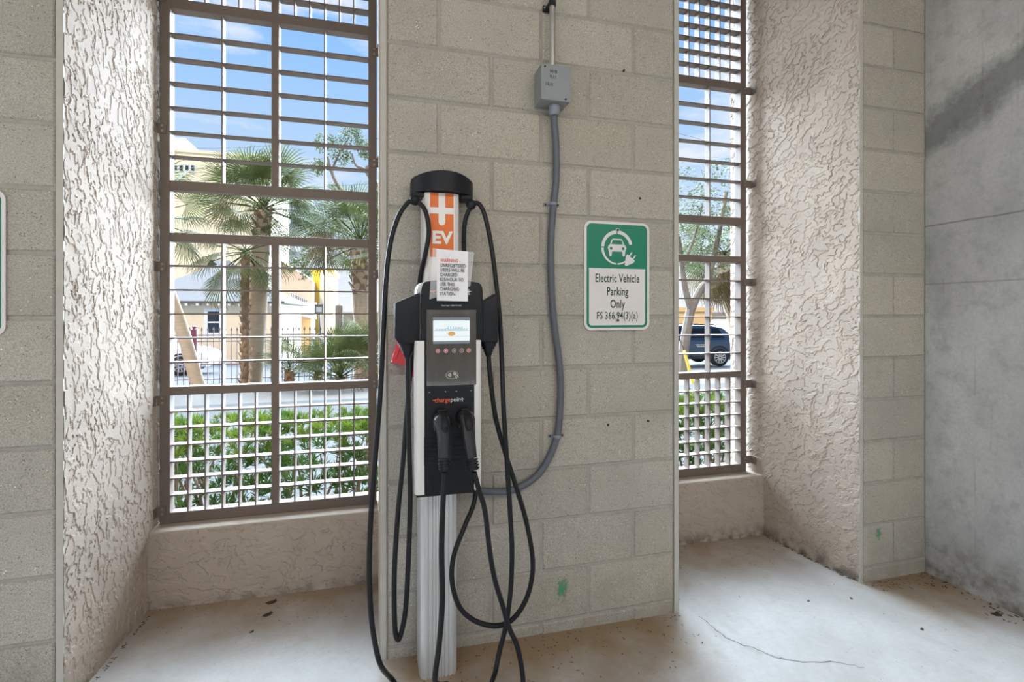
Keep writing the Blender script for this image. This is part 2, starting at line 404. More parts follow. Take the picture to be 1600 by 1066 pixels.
def reveal(name, line, back, seed, flip, lay):
    """a jamb: line = plan points of the visible face from the room outwards"""
    o = plan_slab(name, [(x+(-.004 if flip else .004)*0, y) for x, y in back], -.08, ZT, M_stucco)
    L = [Vector((x, y, 0)) for x, y in line]; cum = [0]
    for a, b in zip(L, L[1:]): cum.append(cum[-1]+(b-a).length)
    def P(u, v):
        for k in range(len(L)-1):
            if u <= cum[k+1]+1e-9:
                q = L[k].lerp(L[k+1], (u-cum[k])/(cum[k+1]-cum[k])); return Vector((q.x, q.y, v))
        return Vector((L[-1].x, L[-1].y, v))
    d = (L[-1]-L[0]).normalized(); n = Vector((d.y, -d.x, 0)); n = n if (n.x > 0) != flip else -n
    us = frange(0, cum[-1], STEP); vs_ = frange(-.03, ZT, STEP)
    if flip: us = us[::-1]
    f = link('stucco_coat', stucco_panel('stucco_coat', P, n, us, vs_, seed, M_stucco, lay=lay), o); return o
reveal('wall_reveal_left', [(-.9560, .0), (-.939, .56), (-.939, YO)], [(-.972, .0), (-.957, .0), (-.940, .56), (-.940, YO), (-.972, YO)], 1.0, False, (1.75, 1.1, .5))
reveal('wall_reveal_right', [(2.2450, .0), (2.185, .57), (2.174, .66), (2.174, YO)], [(2.262, .0), (2.246, .0), (2.186, .57), (2.175, .66), (2.175, YO), (2.262, YO)], 2.0, True, (1.15, 1.35, .3))
plan_slab('wall_pier_left', [(.0165, .0), (.004, .0), (.004, YO), (.0165, YO)], -.08, ZT, M_stucco)
plan_slab('wall_pier_right', [(PR-.0125, .0), (PR, .0), (PR, YO), (PR-.0125, YO)], -.08, ZT, M_stucco)
def bead(n, x0, x1):
    b = MB().bbox((x0, -.004, fz(x0)-.001), (x1, .006, ZT), .002).obj('trim_%d' % n, M_bead); struct(b)
bead(1, -.9745, -.9555); bead(2, .0095, .0315); bead(3, 1.2285, 1.2505); bead(4, 2.2445, 2.2615)
def sill(name, x0, x1, zt):
    mb = MB().bbox((x0, .553, -.08), (x1, YO, zt), .008); o = struct(mb.obj(name, M_stucco))
    P = lambda u, v: Vector((x0+u, .5525+.002*(v > zt-.006), v))
    link('stucco_coat', stucco_panel('stucco_coat', P, Vector((0, -1, 0)), frange(0, x1-x0, STEP), frange(-.03, zt-.004, STEP), x0+4, M_stucco, .0038, (.85, 1.35, .1)), o)
sill('wall_sill_left', -.95, .012, .352); sill('wall_sill_right', 1.242, 2.22, .333)
struct(MB().box((-3.2, 0, ZT), (2.72, YO, ZT+.4)).obj('wall_lintel', M_stucco))
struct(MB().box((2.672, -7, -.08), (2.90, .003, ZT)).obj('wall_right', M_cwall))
struct(MB().box((-9, -5.2, ZT), (2.9, YO, ZT+.25)).obj('ceiling', M_ceil))
fl = MB(); fl.add([(-6, -8, fz(-6)), (2.9, -8, fz(2.9)), (2.9, .82, fz(2.9)), (-6, .82, fz(-6)), (-6, -8, -.3), (2.9, -8, -.3), (2.9, .82, -.3), (-6, .82, -.3)],
       [(0,1,2,3),(4,7,6,5),(0,4,5,1),(1,5,6,2),(2,6,7,3),(3,7,4,0)])
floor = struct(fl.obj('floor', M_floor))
# hairline crack in the slab
def fl_at(x, y):
    d = ray(x, y); t = (.0142-CZ)/(d.z+.0136*d.x); return CAM+d*t
def ribbon(pts, w, m, name, parent, lift=.0008):
    mb = MB()
    for i in range(len(pts)-1):
        a, b = pts[i], pts[i+1]; t = (b-a).normalized(); n = Vector((-t.y, t.x, 0))*w*rnd.uniform(.5, 1)
        e = Vector((0, 0, lift)); mb.add([a-n+e, b-n+e, b+n+e, a+n+e], [(0, 1, 2, 3)])
    return mb.obj(name, m, parent)
M_crack = mat('crack_dirt', (.075, .062, .05), .95)
cp = [(1092, 962), (1106, 974), (1120, 986), (1140, 1000), (1160, 1008), (1178, 1013), (1200, 1023), (1222, 1030), (1250, 1034), (1290, 1034), (1320, 1037), (1352, 1046)]
pp = smooth_path([fl_at(*p) for p in cp], 4); pp = [p+Vector((rnd.uniform(-.004, .004), rnd.uniform(-.006, .006), 0)) for p in pp]
ribbon(pp, .0016, M_crack, 'crack', floor)
# green spray paint on two walls
def spray(name, parent, x, y, w, h):
    g = G('green_spray_paint'); g.col(g.mix(g.noise(g.pos(), 60), lin((45, 140, 90)), lin((90, 175, 130)))); g.rough(.7)
    o = g.tc.outputs['UV']; s = g.sep(o); dx = g.math('SUBTRACT', s[0], .5); dy = g.math('SUBTRACT', s[1], .5)
    rr = g.math('SQRT', g.math('ADD', g.math('MULTIPLY', dx, dx), g.math('MULTIPLY', dy, dy)))
    k = g.math('ADD', g.rng(rr, .0, .48, 1, 0), g.math('MULTIPLY', g.math('SUBTRACT', g.noise(g.pos(), 75, 6, .8), .5), 2.6))
    g.L.new(g.math('MULTIPLY', g.rng(k, .34, .95), .85), g.b.inputs['Alpha'])
    c = at(x, y, -.003); mb = MB(); W, H = w/2, h/2
    mb.add([(c.x-W, c.y, c.z-H), (c.x+W, c.y, c.z-H), (c.x+W, c.y, c.z+H), (c.x-W, c.y, c.z+H)], [(0, 1, 2, 3)])
    ob = mb.obj(name, g.m, parent); uv = ob.data.uv_layers.new()
    for i, q in enumerate(((0, 0), (1, 0), (1, 1), (0, 1))): uv.data[i].uv = q
    tag(ob, 'splash of green spray paint')
spray('paint_splash', wb, 879, 920, .085, .15); spray('paint_splash', wr, 1373, 834, .07, .09)
# drilled anchor holes left in the pier
for x, y in ((975, 110), (1000, 310), (1013, 658), (950, 664)):
    c = at(x, y, -.0016); MB().cyl((c.x, -.0022, c.z), (c.x, .004, c.z), .0052, 12).obj('anchor_hole', M_dark, wb)

# ------------------------------------------------------------------ barred windows
FY0, FY1 = .640, .692
def window(n, x0, x1, mid, dz, leftb, rightb):
    w = struct(thing('window_%d' % n, ((x0+x1)/2, FY0, .36+dz), None, None))
    rails = [(.353, .400), (.920, .957), (1.605, 1.643), (1.832, 1.875), (2.638, 2.684), (3.22, 3.265)]
    rails = [(a+dz, b+dz) for a, b in rails]
    t = .040; cache = {}
    def piece(nm, a, b, bev=.0015):
        sz = tuple(round(b[i]-a[i], 4) for i in range(3))
        if (nm, sz) not in cache:
            mb = MB(); hx = [s/2 for s in sz]
            (mb.bbox if bev and nm != 'bar' else mb.box)(tuple(-h for h in hx), tuple(hx), *([bev] if bev and nm != 'bar' else []))
            cache[(nm, sz)] = mb.mesh(nm, M_grille)
        o = link(nm, cache[(nm, sz)], w); o.matrix_parent_inverse = Matrix(); 
        o.location = Vector([(a[i]+b[i])/2 for i in range(3)])-w.location
    for a in (x0, x1-t): piece('stile', (a, FY0, rails[0][0]), (a+t, FY1, rails[-1][1]))
    for a, b in rails: piece('rail', (x0+t, FY0+.0005, a), (x1-t, FY1-.0005, b))
    for i, (za, zb) in enumerate([(rails[j][1], rails[j+1][0]) for j in range(5)]):
        if i == 2: continue
        piece('mullion', (mid-.0165, FY0+.001, za), (mid+.0165, FY1-.001, zb))
        nh, nv = ((6, 5), (5, 1), None, (6, 1), (6, 5))[i]
        for xa, xb in ((x0+t, mid-.0165), (mid+.0165, x1-t)):
            for k in range(nh):
                z = za+(zb-za)*(k+1)/(nh+1); piece('bar', (xa, FY0+.003, z-.003), (xb, FY1-.002, z+.003))
            for k in range(nv):
                x = xa+(xb-xa)*(k+1)/(nv+1); piece('bar', (x-.003, FY0+.005, za), (x+.003, FY1-.003, zb))
    for side, zs in ((-1, leftb), (1, rightb)):
        for z in zs:
            x = x0 if side < 0 else x1
            rv = (-.94 if n == 1 else 1.2505) if side < 0 else (.004 if n == 1 else 2.177)
            xi = x-side*.026
            br = MB().box((min(xi, rv), FY0-.004, z-.022), (max(xi, rv), FY0, z+.022)).box((rv-side*.004, FY0-.038, z-.022) if side > 0 else (rv, FY0-.038, z-.022), (rv, FY0, z+.022) if side > 0 else (rv+.004, FY0, z+.022)).obj('bracket', M_grille, w)
            for dzb in (-.011, .011):
                c = x-side*.012; MB().cyl((c, FY0-.0075, z+dzb), (c, FY0-.003, z+dzb), .0052, 8).obj('bolt', M_bolt, br)
    return w
window(1, -.928, -.004, -.460, 0, [.41, .90, 1.49, 2.10, 2.68], [.94, 1.475, 2.02, 2.56])
window(2, 1.262, 2.140, 1.662, -.018, [], [.405, .86, 1.47, 2.06, 2.62])

# ------------------------------------------------------------------ charging station
XC = .207
st = thing('charging_station', (XC, -.075, fz(XC)), 'black and silver electric car charger on a fluted aluminium post', 'charger')
# fluted post
out = []; hw, y0, y1 = .0665, -.138, -.016
def flute(xa, xb, y, n):
    pts = []; 
    for i in range(n):
        a = xa+(xb-xa)*i/n; w = (xb-xa)/n
        pts += [(a+w*.08, y), (a+w*.62, y), (a+w*.70, y+.006), (a+w*.95, y+.006)]
    return pts
out = [(XC-hw, y1), (XC-hw, y0+.030), (XC-hw+.004, y0+.012), (XC-hw+.014, y0+.002)]
out += flute(XC-hw+.018, XC-.022, y0, 2)+flute(XC-.020, XC+.020, y0, 4)+flute(XC+.022, XC+hw-.018, y0, 2)
out += [(XC+hw-.014, y0+.002), (XC+hw-.004, y0+.012), (XC+hw, y0+.030), (XC+hw, y1)]
MB().prism(out, 'Z', fz(XC)-.002, .90).obj('pole', M_alu, st)
# upper mast, plain with rounded front corners
um = [(XC-.064, -.02), (XC-.064, -.115), (XC-.058, -.132), (XC-.046, -.1385), (XC+.046, -.1385), (XC+.058, -.132), (XC+.064, -.115), (XC+.064, -.02)]
UX = .010
um = [(x+UX, y) for x, y in um]
MB().prism(um, 'Z', .9005, 1.705).obj('mast', M_aluw, st)
# orange sticker on the mast: a white plus over EV
def flat(pts, y, m, name, parent, th=.0005): return MB().prism(pts, 'Y', y-th, y).obj(name, m, parent)
sxl, sxr = XC+UX-.041, XC+UX+.041; sy = -.1387
stk = flat([(sxl, 1.48), (sxr, 1.48), (sxr, 1.704), (sxl, 1.704)], sy, M_orange, 'sticker', st)
scx = (sxl+sxr)/2
pl = [(scx-.0115, 1.704), (scx-.0115, 1.6535), (sxl, 1.6535), (sxl, 1.632), (scx-.0115, 1.632)]
pl += [(scx+.0115*math.cos(a), 1.603+.0115*math.sin(a)) for a in [math.pi+math.pi*i/8 for i in range(9)]]
pl += [(scx+.0115, 1.632), (sxr, 1.632), (sxr, 1.6535), (scx+.0115, 1.6535), (scx+.0115, 1.704)]
flat(pl, sy-.0006, M_white, 'plus_sign', stk)
text_mesh('EV', .060, M_white, (scx, sy-.001, 1.547), stk, sx=1.06, bold=.0022)
# hood on top: bowed front
cx, ch = XC+.019, .111
def arc(n=18):
    return [(cx+ch*math.sin(t)/math.sin(1.15), -.085-.088*(math.cos(t)-math.cos(1.15))/(1-math.cos(1.15))) for t in [(-1.15+2.3*i/n) for i in range(n+1)]]
fr = arc(); plan = fr+[(cx+ch, -.02), (cx-ch, -.02)]
bm = bmesh.new()
lo = [bm.verts.new((x, y, 1.708)) for x, y in plan]; hi = [bm.verts.new((x, y, 1.762+.016*math.cos((x-cx)/ch*1.3))) for x, y in plan]
bm.faces.new(lo[::-1]); bm.faces.new(hi)
for i in range(len(plan)): j = (i+1) % len(plan); bm.faces.new((lo[i], lo[j], hi[j], hi[i]))
bmesh.ops.recalc_face_normals(bm, faces=bm.faces[:])
bmesh.ops.bevel(bm, geom=[e for e in bm.edges if (e.verts[0] in hi) and (e.verts[1] in hi)], offset=.006, segments=2, affect='EDGES')
hood = MB().bm(bm).obj('hood', M_black, st, True)
for s in (-1, 1):
    MB().bbox((cx+s*.082-.022, -.125, 1.690), (cx+s*.082+.022, -.06, 1.709), .004).obj('cable_guide', M_black, hood)
# head: silver shell, black face, rails, smoked panel
HY = -.272                                               # front of the face
hx0, hx1 = .116, .336; hm = (hx0+hx1)/2
def hz_(y): return at(700, y, HY).z
def hx_(x, y=HY): return at(x, 500, y).x
ztop, zbot = 1.398, .703
def headline(x0, x1, zb, zt, drop=.012, r=.03):
    p = [(x0, zb), (x1, zb), (x1, zt-drop-r)]
    p += [(x1-r*.6*(1-math.cos(a)), zt-drop-r+r*math.sin(a)) for a in (.5, 1.0, 1.4)]
    p += [((x0+x1)/2, zt)]
    p += [(x0+r*.6*(1-math.cos(a)), zt-drop-r+r*math.sin(a)) for a in (1.4, 1.0, .5)]
    return p+[(x0, zt-drop-r)]
MB().prism(headline(hx0+.005, hx1-.004, zbot+.012, ztop-.002), 'Y', HY+.024, -.140, bev=.006).obj('shell', M_aluw, st, True)
face = MB().prism(headline(hx0+.017, hx1, 1.197, ztop), 'Y', HY, HY+.0235, bev=.004).obj('face_plate', M_black, st, True)
MB().box((hx0+.03, HY+.0005, 1.044), (hx1-.030, HY+.0235, 1.1975)).obj('lower_face', M_black, st)
for x0, x1 in ((hx0-.001, hx0+.0285), (hx1-.029, hx1-.004)):
    s = MB().prism([(x0, HY+.05), (x0, HY+.012), (x0+.006, HY+.002), (x0+.017, HY), (x1, HY), (x1, HY+.05)] if x0 < .2 else
                   [(x0, HY+.05), (x0, HY), (x1-.010, HY), (x1-.003, HY+.004), (x1, HY+.012), (x1, HY+.05)], 'Z', zbot, 1.196).obj('side_rail', M_aluw, st)
lx0, lx1 = hx0+.030, hx1-.030
lower = MB().bbox((lx0, HY-.001, zbot-.004), (lx1, HY+.05, 1.046), .003).obj('lower_panel', M_black, st)
MB().box((hx0+.004, HY+.006, zbot-.009), (hx1-.006, -.15, zbot+.011)).obj('bottom_tray', M_black, st)
pz0, pz1 = hz_(603), hz_(484); px0, px1 = hx_(666), hx_(744)
panel = MB().bbox((px0, HY-.0035, pz0), (px1, HY+.001, pz1), .0015).obj('screen_panel', M_panel, st)
YP = HY-.0037
dx0, dx1 = hx_(676.5), hx_(733.5); dz0, dz1 = hz_(537), hz_(496)
disp = flat([(dx0, dz0), (dx1, dz0), (dx1, dz1), (dx0, dz1)], YP, M_scr, 'display', panel, .0008)
DY = YP-.0009; dw, dh = dx1-dx0, dz1-dz0
def dr(u0, v0, u1, v1, m, y=DY): return flat([(dx0+dw*u0, dz0+dh*v0), (dx0+dw*u1, dz0+dh*v0), (dx0+dw*u1, dz0+dh*v1), (dx0+dw*u0, dz0+dh*v1)], y, m, 'screen_graphic', panel, .0002)
dr(0, .88, 1, 1, M_scrg); dr(0, 0, 1, .10, M_scrg); dr(0, .27, 1, .28, M_scrb); dr(0, .49, 1, .505, M_scrb)
mb = MB()
for i in range(26):
    u = .05+.9*i/26; h = .03+.13*abs(math.sin(i*1.7))*(1 if 8 < i < 22 else .35); mb.box((dx0+dw*u, DY-.0002, dz0+dh*.505), (dx0+dw*(u+.022), DY, dz0+dh*(.505+h)))
mb.obj('screen_graphic', M_scrb, panel)
mb = MB().prism([(dx0+dw*(.5+.10*math.cos(a)), dz0+dh*(.375+.085*math.sin(a))) for a in [2*math.pi*i/16 for i in range(16)]], 'Y', DY-.0002, DY); mb.obj('screen_graphic', M_scro, panel)
text_mesh('Hours', .008, M_scro, (dx0+dw*.5, DY-.0006, dz0+dh*.37), panel, sx=1.1)
for i, x in enumerate((684, 696.5, 709, 721, 732)):
    c = (hx_(x), hz_(548)); r = .0058
    b = MB().tube([(c[0], YP-.0014, c[1]), (c[0], YP, c[1])], r, 16).obj('button', M_led if i in (0, 1, 4) else mat('dim_button', (.16, .05, .045), .4), panel)
    mb = MB(); n = 20
    for k in range(n):
        a, a2 = 2*math.pi*k/n, 2*math.pi*(k+1)/n
        mb.add([(c[0]+q*math.cos(t), YP-.0016, c[1]+q*math.sin(t)) for q, t in ((r, a), (r*1.18, a), (r*1.18, a2), (r, a2))], [(0, 1, 2, 3)])
    mb.obj('button_ring', M_inkg, b)
    MB().prism([(c[0]-.0012, c[1]-.0016), (c[0]+.0012, c[1]-.0016), (c[0]+.0012, c[1]+.0016), (c[0]-.0012, c[1]+.0016)], 'Y', YP-.002, YP-.0014).obj('lamp_dot', M_white, b)
# tap-card mark: ring, waves and a hand holding a card
def stroke(mb, pts, w, y):
    pts = [Vector((p[0], 0, p[1])) for p in pts]
    for a, b in zip(pts, pts[1:]):
        t = (b-a).normalized(); n = Vector((-t.z, 0, t.x))*w; e = Vector((0, y, 0)); mb.add([a-n+e, b-n+e, b+n+e, a+n+e], [(0, 1, 2, 3)])
    return mb
rcx, rcz = hx_(706), hz_(586); mb = MB()
stroke(mb, [(rcx+.0195*math.cos(a), rcz+.0125*math.sin(a)) for a in [2*math.pi*i/32 for i in range(33)]], .00035, YP-.0003)
for k in range(4):
    stroke(mb, [(rcx-.0135+.0025*k+(.0022+.0014*k)*(math.cos(a)-.6), rcz+(.0032+.0017*k)*math.sin(a)) for a in [-.9+1.8*i/8 for i in range(9)]], .0006, YP-.0003)
stroke(mb, [(rcx+.004, rcz+.006), (rcx+.010, rcz+.007), (rcx+.0135, rcz+.001), (rcx+.018, rcz-.004), (rcx+.0215, rcz-.0085)], .0007, YP-.0003)
stroke(mb, [(rcx+.004, rcz+.006), (rcx+.006, rcz+.001), (rcx+.011, rcz-.003), (rcx+.013, rcz-.008), (rcx+.016, rcz-.012)], .0006, YP-.0003)
stroke(mb, [(rcx+.0055, rcz+.0085), (rcx+.0125, rcz+.0055), (rcx+.009, rcz+.0005)], .0006, YP-.0003)
stroke(mb, [(rcx+.006, rcz+.002), (rcx+.012, rcz+.003)], .0005, YP-.0003)
tag(mb.obj('contactless_symbol', M_white, panel), 'white tap card symbol')
text_mesh('Need help? 1-888-758-4389', .0058, M_inkg, ((px0+px1)/2, HY-.0006, hz_(477.5)), face)
# maker's word on the lower panel, and its covered twin on the face
def wordmark(z, xl, h, parent, y):
    a = text_mesh('charge', h, M_inko, (xl+h*.30, y, z), parent, align='LEFT', sx=.93, bold=.00015)
    wv = max(v.co.x for v in a.data.vertices)
    MB().box((xl, y-.0006, z-.0006), (xl+h*.34, y, z+h*.08)).obj('lettering', M_inko, parent)
    b = text_mesh('poin', h, M_inkg, (wv+h*.03, y, z), parent, align='LEFT', sx=.93, bold=.00015)
    w2 = max(v.co.x for v in b.data.vertices)
    MB().box((w2+h*.02, y-.0006, z-.0004), (w2+h*.56, y, z+h*.09)).box((w2+h*.22, y-.0005, z-h*.34), (w2+h*.32, y, z+h*.34)).box((w2+h*.32, y-.0005, z-h*.34), (w2+h*.44, y, z-h*.25)).obj('lettering', M_inkg, parent)
wordmark(hz_(625), hx_(676), .0205, lower, HY-.0012)
wordmark(hz_(456), hx_(672), .027, face, HY-.0004)
# seam screws, vents and the ribbed foot of the lower panel
for x in (671, 696, 713, 736):
    MB().ball((hx_(x), HY-.001, hz_(612)), .0016, sub=1).obj('screw', M_inkg, lower)
MB().box((lx0, HY-.0016, 1.0455), (lx1, HY-.0005, 1.0485)).obj('seam', M_dark, lower)
for xa, xb in ((664, 681), (706, 729)):
    mb = MB(); z0, z1 = hz_(723), hz_(684)
    MB().bbox((hx_(xa)-.003, HY-.0022, z0-.003), (hx_(xb)+.003, HY+.001, z1+.006), .0015).obj('vent_grille', M_black, lower)
    for k in range(6):
        z = z0+(z1-z0)*k/5.5; MB().bbox((hx_(xa), HY-.0050, z+.002), (hx_(xb), HY-.001, z+.0085), .001).obj('vent_slat', M_black, lower)
mb = MB()
for k in range(44):
    x = lx0+.003+(lx1-lx0-.006)*k/44; mb.box((x, HY-.0019, zbot+.004), (x+.0018, HY-.0005, hz_(727)))
mb.obj('ribbing', M_black, lower)
# side arms carrying the cables, each with a ribbed strain relief
def arm(side):
    if side < 0: xo, xi = .053, .131
    else: xo, xi = .334, .392
    za, zb, zc, zd = 1.352, 1.318, 1.205, 1.188
    p = [(xi, zd), (xo+(.012 if side < 0 else -.012), zd), (xo, zc), (xo, zb), (xi, za)]
    if side > 0: p = p
    a = MB().prism(p, 'Y', HY+.012, HY+.105, bev=.006).obj('cable_arm', M_black, st, True)
    c = at(637 if side < 0 else 764, 540, HY+.045); mb = MB()
    x = c.x; z = zd
    for k in range(4):
        r = .031-.0048*k; mb.tube([(x, HY+.055, z+.002), (x, HY+.055, z-.0065)], r, 16); mb.tube([(x, HY+.055, z-.0065), (x, HY+.055, z-.010)], r-.005, 16); z -= .0095
    mb.tube([(x, HY+.055, z+.001), (x, HY+.055, z-.012)], [.014, .0095], 16)
    mb.obj('strain_relief', M_black, a, True)
    return Vector((x, HY+.055, z-.01))
SL, SR = arm(-1), arm(1)
# sockets on the lower panel
sock = []
for x in (688.5, 724.5):
    c = Vector((hx_(x), HY-.001, hz_(652))); sock.append(c)
    MB().tube([(c.x, HY-.016, c.z), (c.x, HY, c.z)], [.024, .028], 20).obj('holster', M_black, lower, True)
    MB().bbox((c.x-.013, HY-.024, c.z+.022), (c.x+.013, HY, c.z+.030), .003).obj('latch_hood', M_black, lower)

# ------------------------------------------------------------------ cables with their plugs
CR = .0083
def plug(parent, c, x2, y2, x3, y3):
    a = at(x2, y2, HY-.088); b = at(x3, y3, HY-.100)
    pts = smooth_path([c+Vector((0, -.012, 0)), c+Vector((0, -.040, -.001)), c+Vector((.001, -.062, -.010)), (c+Vector((.002, -.066, -.034)))*.6+a*.4, a], 7)
    n = len(pts); rs = [.0240+(.0050*math.sin(min(1, i/(n*.5))*math.pi)) if i < n*.5 else .0240-.0075*((i-n*.5)/(n*.5))**.7 for i in range(n)]
    p = MB().tube(pts, rs, 18).obj('plug', M_gloss, parent, True)
    t0 = c+Vector((.001, -.070, .012)); 
    MB().tube(smooth_path([c+Vector((0, -.030, .023)), c+Vector((0, -.056, .021)), c+Vector((.002, -.084, -.002)), c+Vector((.003, -.088, -.028))], 5), [.006]*4+[.0088]*8+[.0088, .008, .006, .004], 12, flat=1.5).obj('release_button', M_black, p, True)
    for s in (-1, 1):
        MB().ball(c+Vector((s*.021, -.046, -.014)), .014, sub=2, sc=(.55, 1, 1.5)).obj('side_grip', M_gloss, p, True)
    d = (b-a); L = d.length; d.normalize(); mb = MB()
    for k in range(4):
        q = a+d*(.003+.0085*k); mb.tube([q, q+d*.0055], .0185, 16); mb.tube([q+d*.005, q+d*.009], .0145, 14)
    mb.obj('collar', M_black, p, True)
    return b
def px(*pts): return [at(x, y, Y) for x, y, Y in pts]
def ground_tail(p, pts):
    return [Vector((p.x+dx, p.y+dy, fz(p.x+dx)+CR+.001)) for dx, dy in pts]
cab1 = thing('charging_cable', (SL.x, -.22, fz(SL.x)), 'black charging cable of the left plug, its loop hanging left of the aluminium post', 'cable')
b1 = plug(cab1, sock[0], 694, 716, 695, 739)
ball_l = at(648, 313, -.135); ball_r = at(736, 320, -.135)
MB().ball(ball_l, .0185, sub=3).obj('cable_ball', M_black, cab1, True)
MB().tube([ball_l, ball_l+Vector((.014, .03, .032))], .004, 8).obj('retractor_cord', M_cable, cab1)
p_a = [SL+Vector((0, 0, .01))]+px((637.5, 600, -.225), (639, 680, -.23), (641, 780, -.235), (638, 880, -.24), (634, 950, -.245), (628, 985, -.245), (622, 1000, -.245), (617, 980, -.243), (616, 900, -.235), (622, 800, -.20), (630, 720, -.16), (636, 640, -.115), (645, 540, -.105), (652, 480, -.105), (657, 432, -.115), (664, 400, -.155), (670, 365, -.16), (667, 338, -.155), (660, 322, -.145))+[ball_l]
MB().tube(smooth_path(p_a, 6), CR, 10).obj('cable', M_cable, cab1, True)
p_b = [ball_l]+px((636, 318, -.14), (622, 340, -.15), (610, 380, -.165), (603, 440, -.18), (598, 540, -.20), (594, 620, -.215), (586, 720, -.23), (580, 800, -.24), (577, 880, -.25), (579, 950, -.26), (585, 1000, -.27), (595, 1040, -.28))
e = fl_at(612, 1075); e.z += CR+.003
tail = [Vector((e.x, e.y, fz(e.x)+.03)), Vector((e.x+.04, e.y-.05, fz(e.x)+CR+.002)), Vector((e.x+.12, e.y-.08, fz(e.x)+CR+.002)), Vector((e.x+.18, e.y-.06, fz(e.x)+.02))]
p_b += tail+px((680, 1066, -.385), (686, 1010, -.385), (691, 940, -.385), (690, 860, -.38), (692, 790, -.378))+[b1]
MB().tube(smooth_path(p_b, 6), CR, 10).obj('cable', M_cable, cab1, True)
cab2 = thing('charging_cable', (SR.x, -.22, fz(SR.x)), 'black charging cable of the right plug, looping and crossing right of the aluminium post', 'cable')
b2 = plug(cab2, sock[1], 737, 716, 741, 738)
MB().ball(ball_r, .0185, sub=3).obj('cable_ball', M_black, cab2, True)
MB().tube([ball_r, ball_r+Vector((.002, .03, .032))], .004, 8).obj('retractor_cord', M_cable, cab2)
p_c = [SR+Vector((0, 0, .01))]+px((766, 590, -.225), (774, 650, -.23), (787, 700, -.24), (803, 750, -.245), (821, 810, -.25), (832, 870, -.255), (830, 910, -.26), (818, 945, -.262), (797, 971, -.264), (770, 978, -.262), (738, 968, -.258), (716, 945, -.25), (706, 905, -.24), (710, 865, -.225), (727, 820, -.20), (742, 780, -.16), (744, 720, -.112), (738, 640, -.110), (731, 540, -.105), (727, 470, -.105), (725, 400, -.11), (726, 350, -.125))+[ball_r]
MB().tube(smooth_path(p_c, 6), CR, 10).obj('cable', M_cable, cab2, True)
p_d = [ball_r]+px((747, 318, -.14), (757, 335, -.15), (767, 380, -.165), (775, 440, -.18), (781, 500, -.20), (784, 560, -.215), (787, 640, -.262), (792, 720, -.268), (797, 800, -.27), (800, 860, -.278), (798, 920, -.285), (791, 975, -.292), (780, 1020, -.30), (774, 1050, -.31))
e = fl_at(768, 1085); e.z += CR
p_d += [Vector((e.x, e.y, fz(e.x)+.025)), Vector((e.x+.02, e.y-.05, fz(e.x)+CR+.002)), Vector((e.x+.07, e.y-.06, fz(e.x)+CR+.002))]
p_d += px((817, 1085, -.36), (816, 1050, -.35), (808, 1010, -.34), (795, 980, -.335), (785, 945, -.335), (773, 905, -.345), (765, 860, -.355), (758, 800, -.365), (748, 765, -.372))+[b2]
MB().tube(smooth_path(p_d, 6), CR, 10).obj('cable', M_cable, cab2, True)

# ------------------------------------------------------------------ notice hung on the charger
ny = HY-.012
nt_ = thing('warning_notice', at(706, 471, ny), 'white printed warning notice in a clear sleeve hung on the charger face', 'notice')
def quad3(ps, name, m, parent, th=.0006):
    a = [Vector(p) for p in ps]; n = (a[1]-a[0]).cross(a[3]-a[0]).normalized()*th
    return MB().add(a+[p-n for p in a], [(0, 1, 2, 3), (7, 6, 5, 4), (0, 4, 5, 1), (1, 5, 6, 2), (2, 6, 7, 3), (3, 7, 4, 0)]).obj(name, m, parent)
P4 = [at(682.5, 470, ny), at(731, 471, ny), at(731.5, 393, ny+.006), at(682, 389, ny+.006)]
quad3(P4, 'paper', M_paper, nt_)
S4 = [at(671, 468, ny+.004), at(735, 447, ny+.004), at(741, 394, ny+.007), at(676, 388, ny+.007)]
quad3(S4, 'sleeve', M_sleeve, nt_, .0003)
lines = ['WARNING -', 'UNREGISTERED', 'USERS WILL BE', 'CHARGED', '$25/HOUR TO', 'USE THIS', 'CHARGING', 'STATION.']
for i, s in enumerate(lines):
    p = at(687.8-.15*i, 407.0+7.45*i, ny-.0004+.0045*(1-i/7)-.0005); p.y -= .0015
    text_mesh(s, .0158, M_inko if i == 0 else M_ink, p, nt_, align='LEFT', sx=.76, bold=0, rot=(R(86), R(1.5 if i == 1 else .6), 0))
mb = MB(); stroke(mb, [(at(690, 391, ny).x, at(690, 391, ny).z), (at(699, 404, ny).x, at(699, 404, ny).z), (at(706, 393, ny).x, at(706, 393, ny).z)], .0005, ny-.0004); mb.obj('tape_crease', M_inkg, nt_)

# ------------------------------------------------------------------ red plastic piece behind the charger
rp = thing('red_holder', at(630, 580, -.05), 'red plastic holder on the block wall behind the left cable arm', 'holder')
q = lambda x, y: (at(x, y, -.05).x, at(x, y, -.05).z)
MB().prism([q(611, 566), q(613, 556), q(623, 530), q(650, 530), q(650, 590), q(641, 588), q(640, 572), q(632, 571)], 'Y', -.062, -.006, bev=.004).obj('body', M_red, rp, True)
MB().prism([q(614, 561), q(625, 533), q(629, 533), q(618, 563)], 'Y', -.066, -.0615, bev=.0012).obj('lip', M_red, rp, True)

